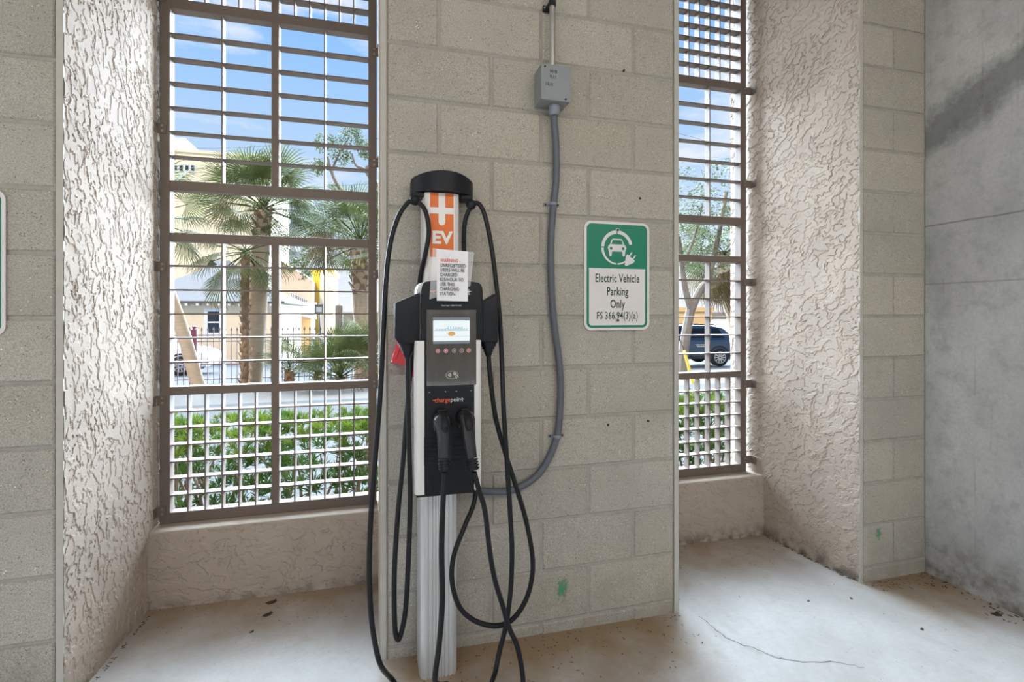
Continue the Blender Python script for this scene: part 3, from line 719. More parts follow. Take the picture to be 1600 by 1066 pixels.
# ------------------------------------------------------------------ junction box, steel conduit, flexible conduit
jb = thing('junction_box', (.655, -.045, 2.10), 'grey steel junction box with handwritten circuit numbers on the block pier', 'junction box')
jx0, jx1, jz0, jz1 = .599, .717, 2.098, 2.232
MB().bbox((jx0, -.088, jz0), (jx1, -.0018, jz1), .002).obj('housing', M_box, jb)
cov = MB().bbox((jx0-.001, -.0915, jz0-.001), (jx1+.001, -.0885, jz1+.001), .001).obj('cover', M_box, jb)
for x, z in ((jx0+.014, jz1-.010), (jx1-.020, jz0+.008)): MB().cyl((x, -.0945, z), (x, -.0914, z), .0034, 10).obj('screw', M_dark, cov)
text_mesh('H1B', .017, M_ink, (jx0+.049, -.0918, jz1-.026), cov, sx=.95, bold=.0003)
text_mesh('9,11', .016, M_ink, (jx0+.047, -.0918, jz1-.047), cov, bold=.0003, rot=(R(90), R(3), 0))
text_mesh('13,15', .016, M_ink, (jx0+.031, -.0918, jz1-.076), cov, sx=.9, bold=.0003, rot=(R(90), R(4), 0))
cxx = at(863, 60, -.045).x
pc = thing('metal_conduit', (cxx, -.045, jz1), 'shiny metal conduit pipe rising from the grey junction box', 'pipe')
MB().cyl((cxx, -.045, jz1+.004), (cxx, -.045, ZT-.002), .0118, 16).obj('pipe', M_galv, pc, True)
MB().tube([(cxx, -.045, jz1+.0005), (cxx, -.045, jz1+.006), (cxx, -.045, jz1+.010), (cxx, -.045, jz1+.016)], [.017, .017, .015, .013], 16).obj('locknut', M_galv, pc, True)
zs = at(863, 6, -.045).z
cl = MB().tube([(cxx, -.045, zs-.011), (cxx, -.045, zs+.011)], .0145, 16).box((cxx-.026, -.012, zs-.010), (cxx-.010, -.0018, zs+.010)).box((cxx+.010, -.012, zs-.010), (cxx+.022, -.0018, zs+.010)).box((cxx-.013, -.040, zs-.010), (cxx+.013, -.0018, zs+.010)).obj('strap', M_dark, pc, True)
MB().cyl((cxx-.021, -.016, zs), (cxx-.021, -.011, zs), .004, 8).obj('screw', M_galv, cl)
fc = thing('flexible_conduit', at(870, 700, -.02), 'dark grey flexible conduit curving down the block wall to the charger', 'conduit')
pts = [Vector((at(866, 150, -.047).x, -.047, jz0-.012))]+px((866, 190, -.036), (869, 230, -.026), (869, 280, -.020), (865, 319, -.019), (861, 370, -.018), (861, 430, -.018), (865, 500, -.019), (873, 560, -.020), (876, 610, -.020), (873, 665, -.02), (868, 690, -.02), (858, 715, -.021), (842, 740, -.023), (820, 757, -.026), (795, 767, -.03), (765, 768, -.04), (745, 766, -.055), (728, 764, -.075))
MB().tube(smooth_path(pts, 5), .0138, 14).obj('conduit', M_pvc, fc, True)
MB().tube([pts[0]+Vector((0, 0, .0115)), pts[0]+Vector((0, 0, -.008)), pts[0]+Vector((0, .001, -.018)), pts[0]+Vector((0, .001, -.028))], [.0225, .0225, .020, .0185], 16).obj('fitting', M_fit, fc, True)
for x, y in ((861.5, 319), (868.5, 682)):
    c = at(x+2, y, -.019); mb = MB()
    mb.tube([(c.x+.0155*math.cos(a), -.019-.0155*math.sin(a), c.z) for a in [math.pi*i/10 for i in range(11)]], .006, 8, flat=.35)
    for s in (-1, 1): mb.box((c.x+s*.0235-.0095, -.007, c.z-.006), (c.x+s*.0235+.0095, -.0016, c.z+.006))
    s_ = mb.obj('strap', M_fit, fc, True)
    for s in (-1, 1): MB().ball((c.x+s*.026, -.0075, c.z), .0042, sub=1).obj('screw', M_dark, s_)

# ------------------------------------------------------------------ parking signs
def rrect(x0, x1, z0, z1, r, n=6):
    p = []
    for cx_, cz_, a0 in ((x1-r, z0+r, -90), (x1-r, z1-r, 0), (x0+r, z1-r, 90), (x0+r, z0+r, 180)):
        p += [(cx_+r*math.cos(R(a0+90*i/n)), cz_+r*math.sin(R(a0+90*i/n))) for i in range(n+1)]
    return p
def parking_sign(x0, label):
    W, H = .296, .448; z0 = 1.2145; x1, z1 = x0+W, z0+H; mx = (x0+x1)/2
    s = thing('parking_sign', (mx, -.004, z0), label, 'sign', 'electric vehicle parking signs')
    Y0 = -.0065
    MB().prism(rrect(x0, x1, z0, z1, .030), 'Y', Y0, Y0+.0032).obj('plate', M_signw, s)
    flat(rrect(x0+.0105, x1-.0105, z0+.0105, z1-.0105, .022), Y0-.0001, M_green, 'green_field', s)
    flat(rrect(x0+.0205, x1-.0205, z0+.0205, z0+.255, .013)[:7]+[(x1-.0205, z0+.255), (x0+.0205, z0+.255)]+rrect(x0+.0205, x1-.0205, z0+.0205, z0+.255, .013)[21:], Y0-.0007, M_signw, 'white_panel', s)
    y = Y0-.0013
    for t, z, sz, sx in (('Electric Vehicle', 1.2145+.213, .0485, .62), ('Parking', 1.2145+.159, .0485, .64), ('Only', 1.2145+.107, .0485, .66), ('FS 366.94(3)(a)', 1.2145+.059, .041, .70)):
        text_mesh(t, sz, M_dkgreen, (mx, y, z), s, sx=sx, bold=.0007, spacing=1.06)
    # ring, car and plug emblem
    ex, ez, r0, r1 = mx-.002, z0+.342, .053, .071
    def ringpart(a0, a1, w0, w1, n=14):
        mb = MB(); o = []
        for i in range(n+1):
            a = R(a0+(a1-a0)*i/n); f = i/n; ri = r1-(w0+(w1-w0)*f); o.append(((ex+ri*math.cos(a), y, ez+ri*math.sin(a)), (ex+r1*math.cos(a), y, ez+r1*math.sin(a))))
        for a, b in zip(o, o[1:]): mb.add([a[0], a[1], b[1], b[0]], [(0, 1, 2, 3)])
        return mb.obj('emblem_ring', M_signw, s)
    ringpart(12, 88, .013, .015); ringpart(92, 178, .015, .013); ringpart(182, 268, .011, .006); ringpart(272, 318, .006, .006, 8)
    k = .085
    def cp_(pts): return [(ex+px_*k, ez+.002+pz_*k) for px_, pz_ in pts]
    car = cp_([(-.50, -.05), (-.46, .06), (-.38, .12), (-.28, .36), (-.22, .40), (.22, .40), (.28, .36), (.38, .12), (.46, .06), (.50, -.05), (.44, -.20), (.41, -.42), (.36, -.46), (.30, -.44), (.27, -.22), (-.27, -.22), (-.30, -.44), (-.36, -.46), (-.41, -.42), (-.44, -.20)])
    flat(car, y, M_signw, 'emblem_car', s)
    flat(cp_([(-.31, .13), (-.23, .33), (.23, .33), (.31, .13)]), y-.0005, M_green, 'emblem_windscreen', s)
    for sx in (-.32, .32):
        flat([(ex+sx*k+.0062*math.cos(a), ez-.004+.0062*math.sin(a)) for a in [2*math.pi*i/14 for i in range(14)]], y-.0005, M_green, 'emblem_headlamp', s)
    c, si = math.cos(R(-38)), math.sin(R(-38)); pcx, pcz = ex+.056, ez-.050
    def rp_(pts): return [(pcx+(a*c-b*si), pcz+(a*si+b*c)) for a, b in pts]
    flat(rp_([(-.004, -.030), (-.012, -.016), (-.022, .002), (-.022, .013), (.022, .013), (.022, .002), (.012, -.016), (.004, -.030)]), y-.0006, M_signw, 'emblem_plug', s)
    for a in (-.010, .010): flat(rp_([(a-.0028, .013), (a+.0028, .013), (a+.0028, .033), (a-.0028, .033)]), y-.0006, M_signw, 'emblem_prong', s)
    for z in (z1-.034, z0+.041):
        b = MB().cyl((mx, Y0-.004, z), (mx, Y0-.0005, z), .0085, 16).obj('washer', M_galv, s)
        MB().cyl((mx, Y0-.007, z), (mx, Y0-.0035, z), .0050, 6).obj('bolt', M_dark, b)
    return s
parking_sign(.8105, 'green and white electric vehicle parking sign bolted to the centre pier')
parking_sign(-1.1005-.296, 'green and white parking sign cut off at the left picture edge')

# ------------------------------------------------------------------ leaf litter on the slab
M_lit = mat('dead_leaf', (.060, .040, .026), .9, var=.3, vscale=40)
def leaf_bit(mb, p, L, w, a, curl=.3):
    d = Vector((math.cos(a), math.sin(a), 0)); n = Vector((-d.y, d.x, 0))
    ps = [(-.5, 0), (-.2, 1), (.2, .9), (.5, 0)]
    u = [p+d*L*t+n*w*s+Vector((0, 0, .0008+curl*L*t*t)) for t, s in ps]; v = [p+d*L*t-n*w*s+Vector((0, 0, .0008+curl*L*t*t)) for t, s in ps]
    mb.add(u+v, [(0, 1, 5, 4), (1, 2, 6, 5), (2, 3, 7, 6)])
mb = MB(); lr = random.Random(3)
def litter(x0, x1, y0, y1, n, s=1, px_=False):
    for _ in range(n):
        x = lr.uniform(x0, x1); y = y0+(y1-y0)*lr.random()**1.8; p = Vector((x, y, fz(x)))
        q_ = lr.random()**2.2; leaf_bit(mb, p, (.003+.024*q_)*s, (.0008+lr.uniform(.0004, .0045)*(1-q_)*.7)*s, lr.uniform(0, 6.3), lr.uniform(0, .4))
litter(-.91, -.02, .545, .30, 90, .8); litter(1.27, 2.16, .545, .25, 80); litter(.05, 1.24, -.016, -.30, 150); litter(2.27, 2.66, -.018, -.10, 70, 1.2)
for _ in range(110):
    y = -lr.random()*1.1; x = 2.66-.12*lr.random()**2; leaf_bit(mb, Vector((x, y, fz(x))), lr.uniform(.006, .025), lr.uniform(.002, .005), lr.uniform(0, 6.3), .2)
for _ in range(70):
    f = lr.random(); x = 2.235-.05*f-.012*lr.random(); leaf_bit(mb, Vector((x, .03+.5*f, fz(x))), lr.uniform(.006, .025), .003, lr.uniform(0, 6.3), .2)
for _ in range(60):
    f = lr.random(); x = -.945+.027*f+.012*lr.random(); leaf_bit(mb, Vector((x, .03+.5*f, fz(x))), lr.uniform(.004, .014), .0025, lr.uniform(0, 6.3), .2)
litter(1.2, 2.6, -.8, .3, 40, .9)
tag(mb.obj('leaf_litter', M_lit), 'dark crumbs of dead leaves scattered along the wall feet', 'leaf litter', kind='stuff')
for x, y, L, a, lab in ((424, 942, .05, .1, 'curled dark leaf at the foot of the left sill'), (418, 961, .045, .6, 'crumpled dead leaf in front of the left sill'), (393, 988, .022, .7, 'small bent dead leaf furthest from the left sill'),
                    (1263, 940, .018, .3, 'lone dark leaf on the pale slab before the right reveal'), (1330, 936, .020, 1.2, 'dark leaf on the slab left of the right pier corner'), (1441, 984, .022, .5, 'dark leaf out on the pale slab nearest the concrete wall'), (1557, 961, .05, -.4, 'twiggy dead leaf at the foot of the cast concrete wall')):
    mb = MB(); p = fl_at(x, y); leaf_bit(mb, Vector((0, 0, 0)), L, L*.28, a, .25); leaf_bit(mb, Vector((L*.2, L*.1, .002)), L*.6, L*.12, a+.9, .5)
    o = mb.obj('dead_leaf', M_lit); o.location = p; tag(o, lab, 'leaf', 'dead leaves on the slab')

# ================================================================== the street outside
M_asph = mat('pale_asphalt', (.052, .052, .055), .9, var=.1, vscale=3, bump=.1, spec=.05)
M_walk = mat('concrete_walk', (.058, .057, .055), .85, var=.08, vscale=4, spec=.05)
M_soil = mat('mulch', (.075, .062, .05), .95, var=.35, vscale=25, bump=.5, bscale=60)
def leafmat(name, col, var=.35, rough=.5):
    g = G(name); oi = g.N.new('ShaderNodeObjectInfo'); n = g.noise(g.pos(), 3.5, 3); n2 = g.noise(g.pos(), 30, 2)
    c = g.mix(g.rng(n, .35, .65), tuple(v*(1-var) for v in col), tuple(v*(1+var) for v in col))
    c = g.mix(g.rng(n2, .45, .7, 0, .5), c, (col[0]*1.5, col[1]*1.25, col[2]*.7)); g.col(c); g.rough(rough)
    g.b.inputs['Specular IOR Level'].default_value = .03
    t = g.N.new('ShaderNodeBsdfTranslucent'); g.L.new(c, t.inputs[0]); ms = g.N.new('ShaderNodeMixShader'); ms.inputs[0].default_value = .2
    o = g.N['Material Output']; g.L.new(g.b.outputs[0], ms.inputs[1]); g.L.new(t.outputs[0], ms.inputs[2]); g.L.new(ms.outputs[0], o.inputs[0])
    return g.m
M_hedge = leafmat('hedge_leaf', (.045, .085, .018))
M_hedge2 = leafmat('fresh_hedge_leaf', (.085, .12, .018))
M_palm = leafmat('palm_frond', (.080, .098, .036))
M_palmd = leafmat('dry_palm_frond', (.12, .085, .045))
M_oak = leafmat('oak_leaf', (.075, .095, .028))
M_bark = mat('palm_bark', (.46, .345, .24), .9, var=.12, vscale=6, bump=.7, bscale=14, stretch=(1, 1, 5))
M_boot = mat('palm_boots', (.24, .15, .09), .9, var=.35, vscale=9, bump=.8, bscale=18)
M_tree = mat('grey_tree_bark', (.20, .17, .145), .9, var=.2, vscale=7, bump=.6, bscale=20)
M_stem = mat('hedge_stem', (.20, .13, .09), .9)
M_fence = mat('dark_fence_paint', (.15, .10, .12), .6)
M_burg = mat('burgundy_fence_paint', (.20, .045, .075), .55)
M_wallb = mat('beige_house_wall', (.82, .68, .50), .85, var=.04)
M_cream = mat('cream_stucco', (.95, .84, .64), .85, var=.04)
M_peach = mat('peach_stucco', (.72, .50, .36), .85)
M_orangeb = mat('orange_stucco', (.80, .52, .24), .85)
M_yellow = mat('yellow_paint', (.85, .62, .06), .7)
M_trimw = mat('white_trim', (.82, .82, .82), .6)
M_roof = mat('grey_shingle', (.13, .125, .125), .9, var=.12, vscale=10, bump=.3, spec=.05)
M_glass = mat('dark_window_glass', (.03, .04, .06), .08)
M_wire = mat('black_wire', (.03, .03, .035), .6)
M_wood = mat('weathered_wood', (.20, .17, .14), .9)
M_sback = mat('sign_back', (.16, .15, .15), .5)

def ground_strip(name, y0, y1, m, lift=0, x0=-60, x1=90):
    mb = MB().add([(x0, y0, gz(y0)+lift), (x1, y0, gz(y0)+lift), (x1, y1, gz(y1)+lift), (x0, y1, gz(y1)+lift), (x0, y0, gz(y0)-.3), (x1, y0, gz(y0)-.3), (x1, y1, gz(y1)-.3), (x0, y1, gz(y1)-.3)],
                  [(0, 1, 2, 3), (0, 4, 5, 1), (1, 5, 6, 2), (2, 6, 7, 3), (3, 7, 4, 0), (4, 7, 6, 5)])
    return struct(mb.obj(name, m))
ground_strip('ground_bed', .82, 2.4, M_walk, x0=-20, x1=30)
ground_strip('ground_sidewalk', 2.4, 8.6, M_walk)
ground_strip('ground_tree_strip', 8.6, 12.75, M_soil)
ground_strip('ground_street', 12.75, 90, M_asph)

# hedge: shrubs of narrow-leaved whorls
def whorl(mb, p, d, L, n, m):
    d = d.normalized(); a = d.orthogonal().normalized(); b = d.cross(a)
    for k in range(n):
        t = 2*math.pi*k/n+hr.uniform(-.3, .3); el = hr.uniform(.25, 1.15)
        v = (a*math.cos(t)+b*math.sin(t))*math.sin(el)+d*math.cos(el); s = v.cross(d).normalized()*L*.055; l = L*hr.uniform(.7, 1.1)
        up = Vector((0, 0, -.10*l)); q = p+v*l*.5
        mb.add([p, q-s, p+v*l+up, q+s], [(0, 1, 2, 3)], m)
shrub_meshes = []
for sd in range(3):
    hr = random.Random(20+sd); fo = MB(); stm = MB()
    W, Dp, H = .40, .30, .64
    for i in range(260):
        x, y, z = hr.uniform(-W, W), hr.uniform(-Dp, Dp), hr.uniform(.10, 1)**.8*H
        top = z > H*.82
        if not top and abs(y) < Dp*.45 and hr.random() < .5: y = math.copysign(Dp*hr.uniform(.6, 1), y)
        d = Vector((x*.7, y*2.2, .35+z*1.1))+Vector((hr.uniform(-.4, .4), hr.uniform(-.4, .4), hr.uniform(-.2, .4)))
        whorl(fo, Vector((x, y, z)), d, hr.uniform(.06, .10), 16, 1 if z > H*.74 and hr.random() < .75 else 0)
    for i in range(90):
        x, y = hr.uniform(-W, W), hr.uniform(-Dp, Dp)
        whorl(fo, Vector((x, y, H+hr.uniform(-.06, .015))), Vector((hr.uniform(-.5, .5), hr.uniform(-.5, .5), 1)), hr.uniform(.05, .085), 15, 1 if hr.random() < .8 else 0)
    for i in range(12):
        b = Vector((hr.uniform(-.28, .28), hr.uniform(-.12, .12), -.02)); t = Vector((b.x+hr.uniform(-.2, .2), b.y+hr.uniform(-.2, .2), hr.uniform(.4, .66)))
        stm.tube([b, b.lerp(t, .5)+Vector((hr.uniform(-.05, .05), 0, 0)), t], [.013, .009, .004], 5)
    shrub_meshes.append((fo.mesh('foliage', [M_hedge, M_hedge2]), stm.mesh('stem', M_stem)))
i = 0; hrr = random.Random(5)
HYD = 1.75
for x, lab in ((-1.54, 'leftmost shrub of the clipped hedge seen through the left window'), (-.98, 'second shrub from the left in the hedge outside the left window'), (-.42, 'hedge shrub right of the mullion, outside the left window'), (.14, 'hedge shrub at the right stile of the left window, half behind the pier'),
               (2.05, 'hedge shrub at the left of the right window, mostly behind the pier'), (2.61, 'narrow leaved hedge shrub filling the lower right window'), (3.17, 'hedge shrub beside the right stile of the right window')):
    y = HYD+hrr.uniform(-.06, .06); f, s = shrub_meshes[i % 3]; i += 1
    r = thing('hedge_shrub', (x, y, gz(y)), lab, 'shrub', 'hedge shrubs outside the windows', rz=hrr.choice((0, math.pi))+hrr.uniform(-.1, .1))
    for nm, me in (('foliage', f), ('stem', s)):
        o = link(nm, me, r); o.matrix_parent_inverse = Matrix()
        if nm == 'foliage': o['kind'] = 'stuff'

# fan palms
def frond_mesh(seed, n=36, pet=.85, L=.80, droop=.9, m=None, spread=115):
    fr = random.Random(seed); mb = MB()
    mb.tube([(0, 0, 0), (pet*.5, 0, .03), (pet, 0, 0)], [.018, .013, .009], 4)
    for k in range(n):
        t = -1+2*k/(n-1); a = R(spread)*t; l = L*(1-.28*abs(t))*fr.uniform(.9, 1.08); w = .0085+.008*(1-abs(t))
        d = Vector((math.cos(a), math.sin(a), .10*(1-abs(t)))); s = Vector((-d.y, d.x, 0))*w
        p0 = Vector((pet-.04, 0, 0)); p1 = p0+d*l*.5; p2 = p0+d*l*.8+Vector((0, 0, -droop*l*.14)); p3 = p0+d*l*.92+Vector((fr.uniform(-.03, .03), fr.uniform(-.03, .03), -droop*l*fr.uniform(.3, .5)))
        mb.add([p0, p1-s, p1+s, p2-s*.6, p2+s*.6, p3], [(0, 1, 2), (1, 3, 4, 2), (3, 5, 4)])
    return mb.mesh('frond', m)
FM = [frond_mesh(i, m=M_palm) for i in range(3)]; FD = [frond_mesh(9+i, droop=1.6, m=M_palmd) for i in range(2)]
def crown(root, top, n, sc, seed, lo=-50, hi=80, dry=.12, az=None):
    cr = random.Random(seed)
    for k in range(n):
        f = (k+.5)/n; el = hi+(lo-hi)*f**.85; a = k*2.39996+cr.uniform(-.2, .2)
        d = f > .6 and cr.random() < dry*2
        o = link('frond', (FD if d else FM)[k % 2], root); o.matrix_parent_inverse = Matrix()
        o.location = Vector(top)-root.location+Vector((0, 0, .12*sc*(1-f)))
        o.rotation_euler = Euler((cr.uniform(-.9, .9), -R(el), a), 'XYZ'); s = sc*cr.uniform(.85, 1.1); o.scale = (s, s, s)
def trunk(root, pts, r0, r1, m, rough=0, name='trunk'):
    ps = smooth_path(pts, 8); n = len(ps); tr = random.Random(int(r0*1000))
    rs = [(r0+(r1-r0)*i/(n-1))*(1+tr.uniform(-rough, rough)) for i in range(n)]
    return MB().tube(ps, rs, 14).obj(name, m, root, True)
def boots(root, a, b, r, n, seed):
    br = random.Random(seed)
    mb0 = MB(); w = r*.42; hh = min(.24, r*1.1)
    mb0.add([(-w, 0, 0), (w, 0, 0), (w*.45, r*.5, hh), (-w*.45, r*.5, hh), (-w, -.03, 0), (w, -.03, 0), (w*.4, r*.42, hh), (-w*.4, r*.42, hh)],
            [(0, 1, 2, 3), (7, 6, 5, 4), (0, 4, 5, 1), (1, 5, 6, 2), (2, 6, 7, 3), (3, 7, 4, 0)])
    me = mb0.mesh('boot', M_boot)
    for k in range(n):
        t = (k+.5)/n; p = a.lerp(b, t); an = k*2.39996
        o = link('boot', me, root); o.matrix_parent_inverse = Matrix(); o.location = p+Vector((-math.sin(an)*r*.8, math.cos(an)*r*.8, 0))-root.location
        o.rotation_euler = (br.uniform(-.15, .15), br.uniform(-.2, .2), an); s = br.uniform(.8, 1.15); o.scale = (s, s, s*.9)
def onground(x, dep):           # ground point under image column x at a given distance
    p = far(x, 500, dep); return Vector((p.x, p.y, gz(p.y)))
def palm(label, x0, x1, ytop, dep, r0, r1, n, sc, seed, bootlen=.8, nb=24, mt=None, group=None, lo=-50, hi=80, dry=.12, allboots=False):
    b = onground(x0, dep); t = far(x1, ytop, dep); r = thing('fan_palm', b, label, 'palm', group)
    trunk(r, [b-Vector((0, 0, .1)), b.lerp(t, .35)+Vector((.03, 0, 0)), b.lerp(t, .7), t], r0, r1, mt or M_bark, .03)
    d = (b-t).normalized(); boots(r, t+d*((t-b).length*.97 if allboots else bootlen), t, r1*1.05, nb, seed)
    crown(r, t, n, sc, seed, lo, hi, dry); return r
palm('tall fan palm with a thick smooth tan trunk left of the mullion', 392, 412, 330, 12.9, .25, .20, 46, 1.10, 1, .75, 30, lo=-22, dry=.12)
palm('slimmer fan palm with shaggy brown leaf bases beside the thick trunk', 381, 384, 398, 12.3, .085, .10, 22, .95, 2, .8, 90, M_boot, lo=-60, hi=45, dry=.2, allboots=True)
palm('fan palm with a shaggy brown neck seen at the right window stile', 566, 563, 385, 15.5, .26, .27, 40, 1.32, 3, 1.6, 40, lo=-30, dry=.2)
palm('leaning fan palm trunk slanting across the left of the barred window', 314, 226, 345, 11.8, .15, .13, 24, 1.15, 4, .5, 14, dry=.1)
palm('fan palm with a skirt of brown hanging fronds behind the parked blue car', 1156, 1132, 400, 15, .18, .20, 34, 1.1, 6, 1.2, 30, lo=-80, hi=50, dry=.45)
def palmetto(label, x, dep, sc, n, seed, h=.3, lo=0):
    b = onground(x, dep); r = thing('young_fan_palm', b, label, 'palm'); t = b+Vector((0, 0, h))
    trunk(r, [b-Vector((0, 0, .05)), t], .12, .11, M_boot, .1); boots(r, b+Vector((0, 0, .05)), t, .12, 12, seed); crown(r, t, n, sc, seed, lo, 85, .03)
palmetto('small young fan palm with a stubby trunk just right of the mullion', 452, 12.6, .60, 16, 11, .42)
palmetto('wide bright green young fan palm filling the lower right of the window', 532, 12.0, .88, 22, 12, .25)
palmetto('low young fan palm between the two larger young palms', 497, 12.9, .62, 12, 13, .25)
palmetto('young fan palm half hidden by the right window stile', 585, 12.6, .85, 18, 14, .55)

# broadleaf trees
def tree(label, base, limbs, blobs, nleaf, lsize, seed, mleaf=M_oak, r=.16, name='oak_tree'):
    t = thing(name, base, label, 'tree'); tr = random.Random(seed)
    mb = MB()
    for pts, r0, r1 in limbs:
        ps = smooth_path(pts, 6); mb.tube(ps, [r0+(r1-r0)*i/(len(ps)-1) for i in range(len(ps))], 8)
    mb.obj('branches', M_tree, t, True)
    fo = MB(); tot = sum(b[1]**2 for b in blobs)
    for c, rad in blobs:
        for _ in range(int(nleaf*rad**2/tot)):
            while True:
                v = Vector((tr.uniform(-1, 1), tr.uniform(-1, 1), tr.uniform(-1, 1)))
                if .15 < v.length < 1: break
            p = Vector(c)+v*rad; q = mnoise.noise(p*2.2)
            if q < -.05: continue
            a = Vector((tr.uniform(-1, 1), tr.uniform(-1, 1), tr.uniform(-.6, 1))).normalized(); b = a.orthogonal().normalized(); s = lsize*tr.uniform(.6, 1.2)
            fo.add([p, p+a*s*.5+b*s*.28, p+a*s, p+a*s*.5-b*s*.28], [(0, 1, 2, 3)])
    f = fo.obj('foliage', mleaf, t); f['kind'] = 'stuff'
    return t
d = 21
F = lambda x, y, k=d: far(x, y, k)
tb = onground(640, d)
tree('loose crowned oak with crooked branches at the upper right of the left window', tb,
     [([tb, F(625, 450), F(600, 330), F(575, 260)], .30, .13), ([F(600, 330), F(560, 322), F(540, 330), F(520, 345)], .12, .04), ([F(590, 300), F(572, 268), F(556, 258), F(550, 240)], .10, .03),
      ([F(560, 330), F(545, 310), F(528, 290), F(518, 268), F(512, 245)], .12, .05), ([F(518, 268), F(530, 240), F(545, 215)], .06, .02), ([F(520, 345), F(490, 352), F(468, 360)], .05, .02), ([F(490, 352), F(480, 368), F(464, 376)], .03, .012)],
     [(F(510, 225), .50), (F(548, 215), .55), (F(500, 262), .40), (F(535, 250), .45), (F(572, 235), .4), (F(520, 300), .35), (F(585, 350), .9), (F(545, 365), .8), (F(560, 400), .8), (F(490, 400), .55), (F(470, 420), .5)], 17000, .10, 31)
d2 = 13.5; G2 = lambda x, y: far(x, y, d2)
tb = onground(1064, d2)
tree('forked grey tree in front of the parked blue car', tb,
     [([tb, G2(1069, 540), G2(1079, 484)], .15, .12), ([G2(1079, 484), G2(1070, 450), G2(1066, 420), G2(1060, 370)], .10, .06), ([G2(1079, 486), G2(1093, 455), G2(1108, 430), G2(1124, 360), G2(1135, 300)], .115, .05), ([G2(1066, 420), G2(1085, 370), G2(1098, 320)], .05, .02)],
     [(G2(1075, 330), .75), (G2(1110, 310), .75), (G2(1140, 345), .8), (G2(1085, 385), .65), (G2(1125, 390), .7), (G2(1060, 285), .5), (G2(1125, 270), .45), (G2(1170, 310), .8), (G2(1040, 350), .8)], 11000, .085, 32, name='forked_tree')
tree('dark distant trees beyond the parked vehicles', onground(1180, 45), [([onground(1180, 45), far(1180, 440, 45)], .3, .2)], [(far(1150+30*k, 440-10*(k % 2), 45), 2.6) for k in range(5)], 3500, .35, 33, name='distant_tree')

# picket fence with burgundy posts
fx0, fx1, fy = -8.4, 1.4, 12.95
fzh = gz(fy)
fe = thing('picket_fence', ((fx0+fx1)/2, fy, fzh), 'dark metal picket fence with a burgundy post behind the palms', 'fence')
for z in (.19, .58, 1.19, 1.355): MB().box((fx0, fy-.015, fzh+z-.014), (fx1, fy+.015, fzh+z+.014)).obj('rail', M_fence, fe)
pk = MB().box((-.009, -.009, .03), (.009, .009, 1.46)).tube([(0, 0, 1.46), (0, 0, 1.50), (0, 0, 1.57)], [.012, .024, .003], 6).mesh('picket', M_fence)
nP = int((fx1-fx0)/.14)
for k in range(nP):
    o = link('picket', pk, fe); o.matrix_parent_inverse = Matrix(); o.location = Vector((fx0+.14*k, fy, fzh))-fe.location
for xx in (304, 248, 640):
    c = at(xx, 560, fy).x; p = MB().bbox((c-.065, fy-.065, fzh-.05), (c+.065, fy+.065, fzh+1.50), .006).obj('post', M_burg, fe)
    MB().tube([(c, fy, fzh+1.50), (c, fy, fzh+1.54), (c, fy, fzh+1.58), (c, fy, fzh+1.62)], [.085, .05, .055, .008], 10).obj('finial', M_burg, p)

# house with a grey hipped roof
hd = 28.0
def hxw(x, y=hd): return at(x, 500, y).x
def hzw(y, Y=hd): return at(380, y, Y).z
ho = thing('bungalow', (hxw(380), hd, gz(hd)), 'beige bungalow with a grey hipped roof behind the fence', 'house')
a, b = hxw(200), hxw(433); ze = hzw(474); zg = gz(hd)
MB().box((a, hd, zg-.3), (b, hd+9, ze)).obj('wall', M_wallb, ho)
ov = .45; rz = hzw(424)
MB().add([(a-ov, hd-ov, ze), (b+ov, hd-ov, ze), (b+ov, hd+9+ov, ze), (a-ov, hd+9+ov, ze), (a-ov, hd-ov, ze+.10), (b+ov, hd-ov, ze+.10), (b+ov, hd+9+ov, ze+.10), (a-ov, hd+9+ov, ze+.10), (a+3.5, hd+4.5, rz+1.0), (b-4.6, hd+4.5, rz+1.0)],
         [(0, 3, 2, 1), (0, 1, 5, 4), (1, 2, 6, 5), (2, 3, 7, 6), (3, 0, 4, 7), (4, 5, 9, 8), (5, 6, 9), (6, 7, 8, 9), (7, 4, 8)]).obj('roof', M_roof, ho)
for k in range(14):
    x = a+(b-a)*(k+.5)/14; MB().box((x-.06, hd-ov+.02, ze-.14), (x+.06, hd-.01, ze-.01)).obj('rafter_tail', M_trimw, ho)
wx0, wx1, wz0, wz1 = hxw(325), hxw(343), hzw(520), hzw(487)
fr = MB(); tw = .18
fr.box((wx0-tw, hd-.06, wz0-tw), (wx0, hd-.005, wz1+tw)).box((wx1, hd-.06, wz0-tw), (wx1+tw, hd-.005, wz1+tw)).box((wx0, hd-.06, wz1), (wx1, hd-.005, wz1+tw)).box((wx0, hd-.06, wz0-tw), (wx1, hd-.005, wz0))
wf = fr.box((wx0, hd-.05, (wz0+wz1)/2-.04), (wx1, hd-.006, (wz0+wz1)/2+.04)).obj('window', M_trimw, ho)
MB().box((wx0, hd-.02, wz0), (wx1, hd-.004, wz1)).obj('pane', M_glass, wf)
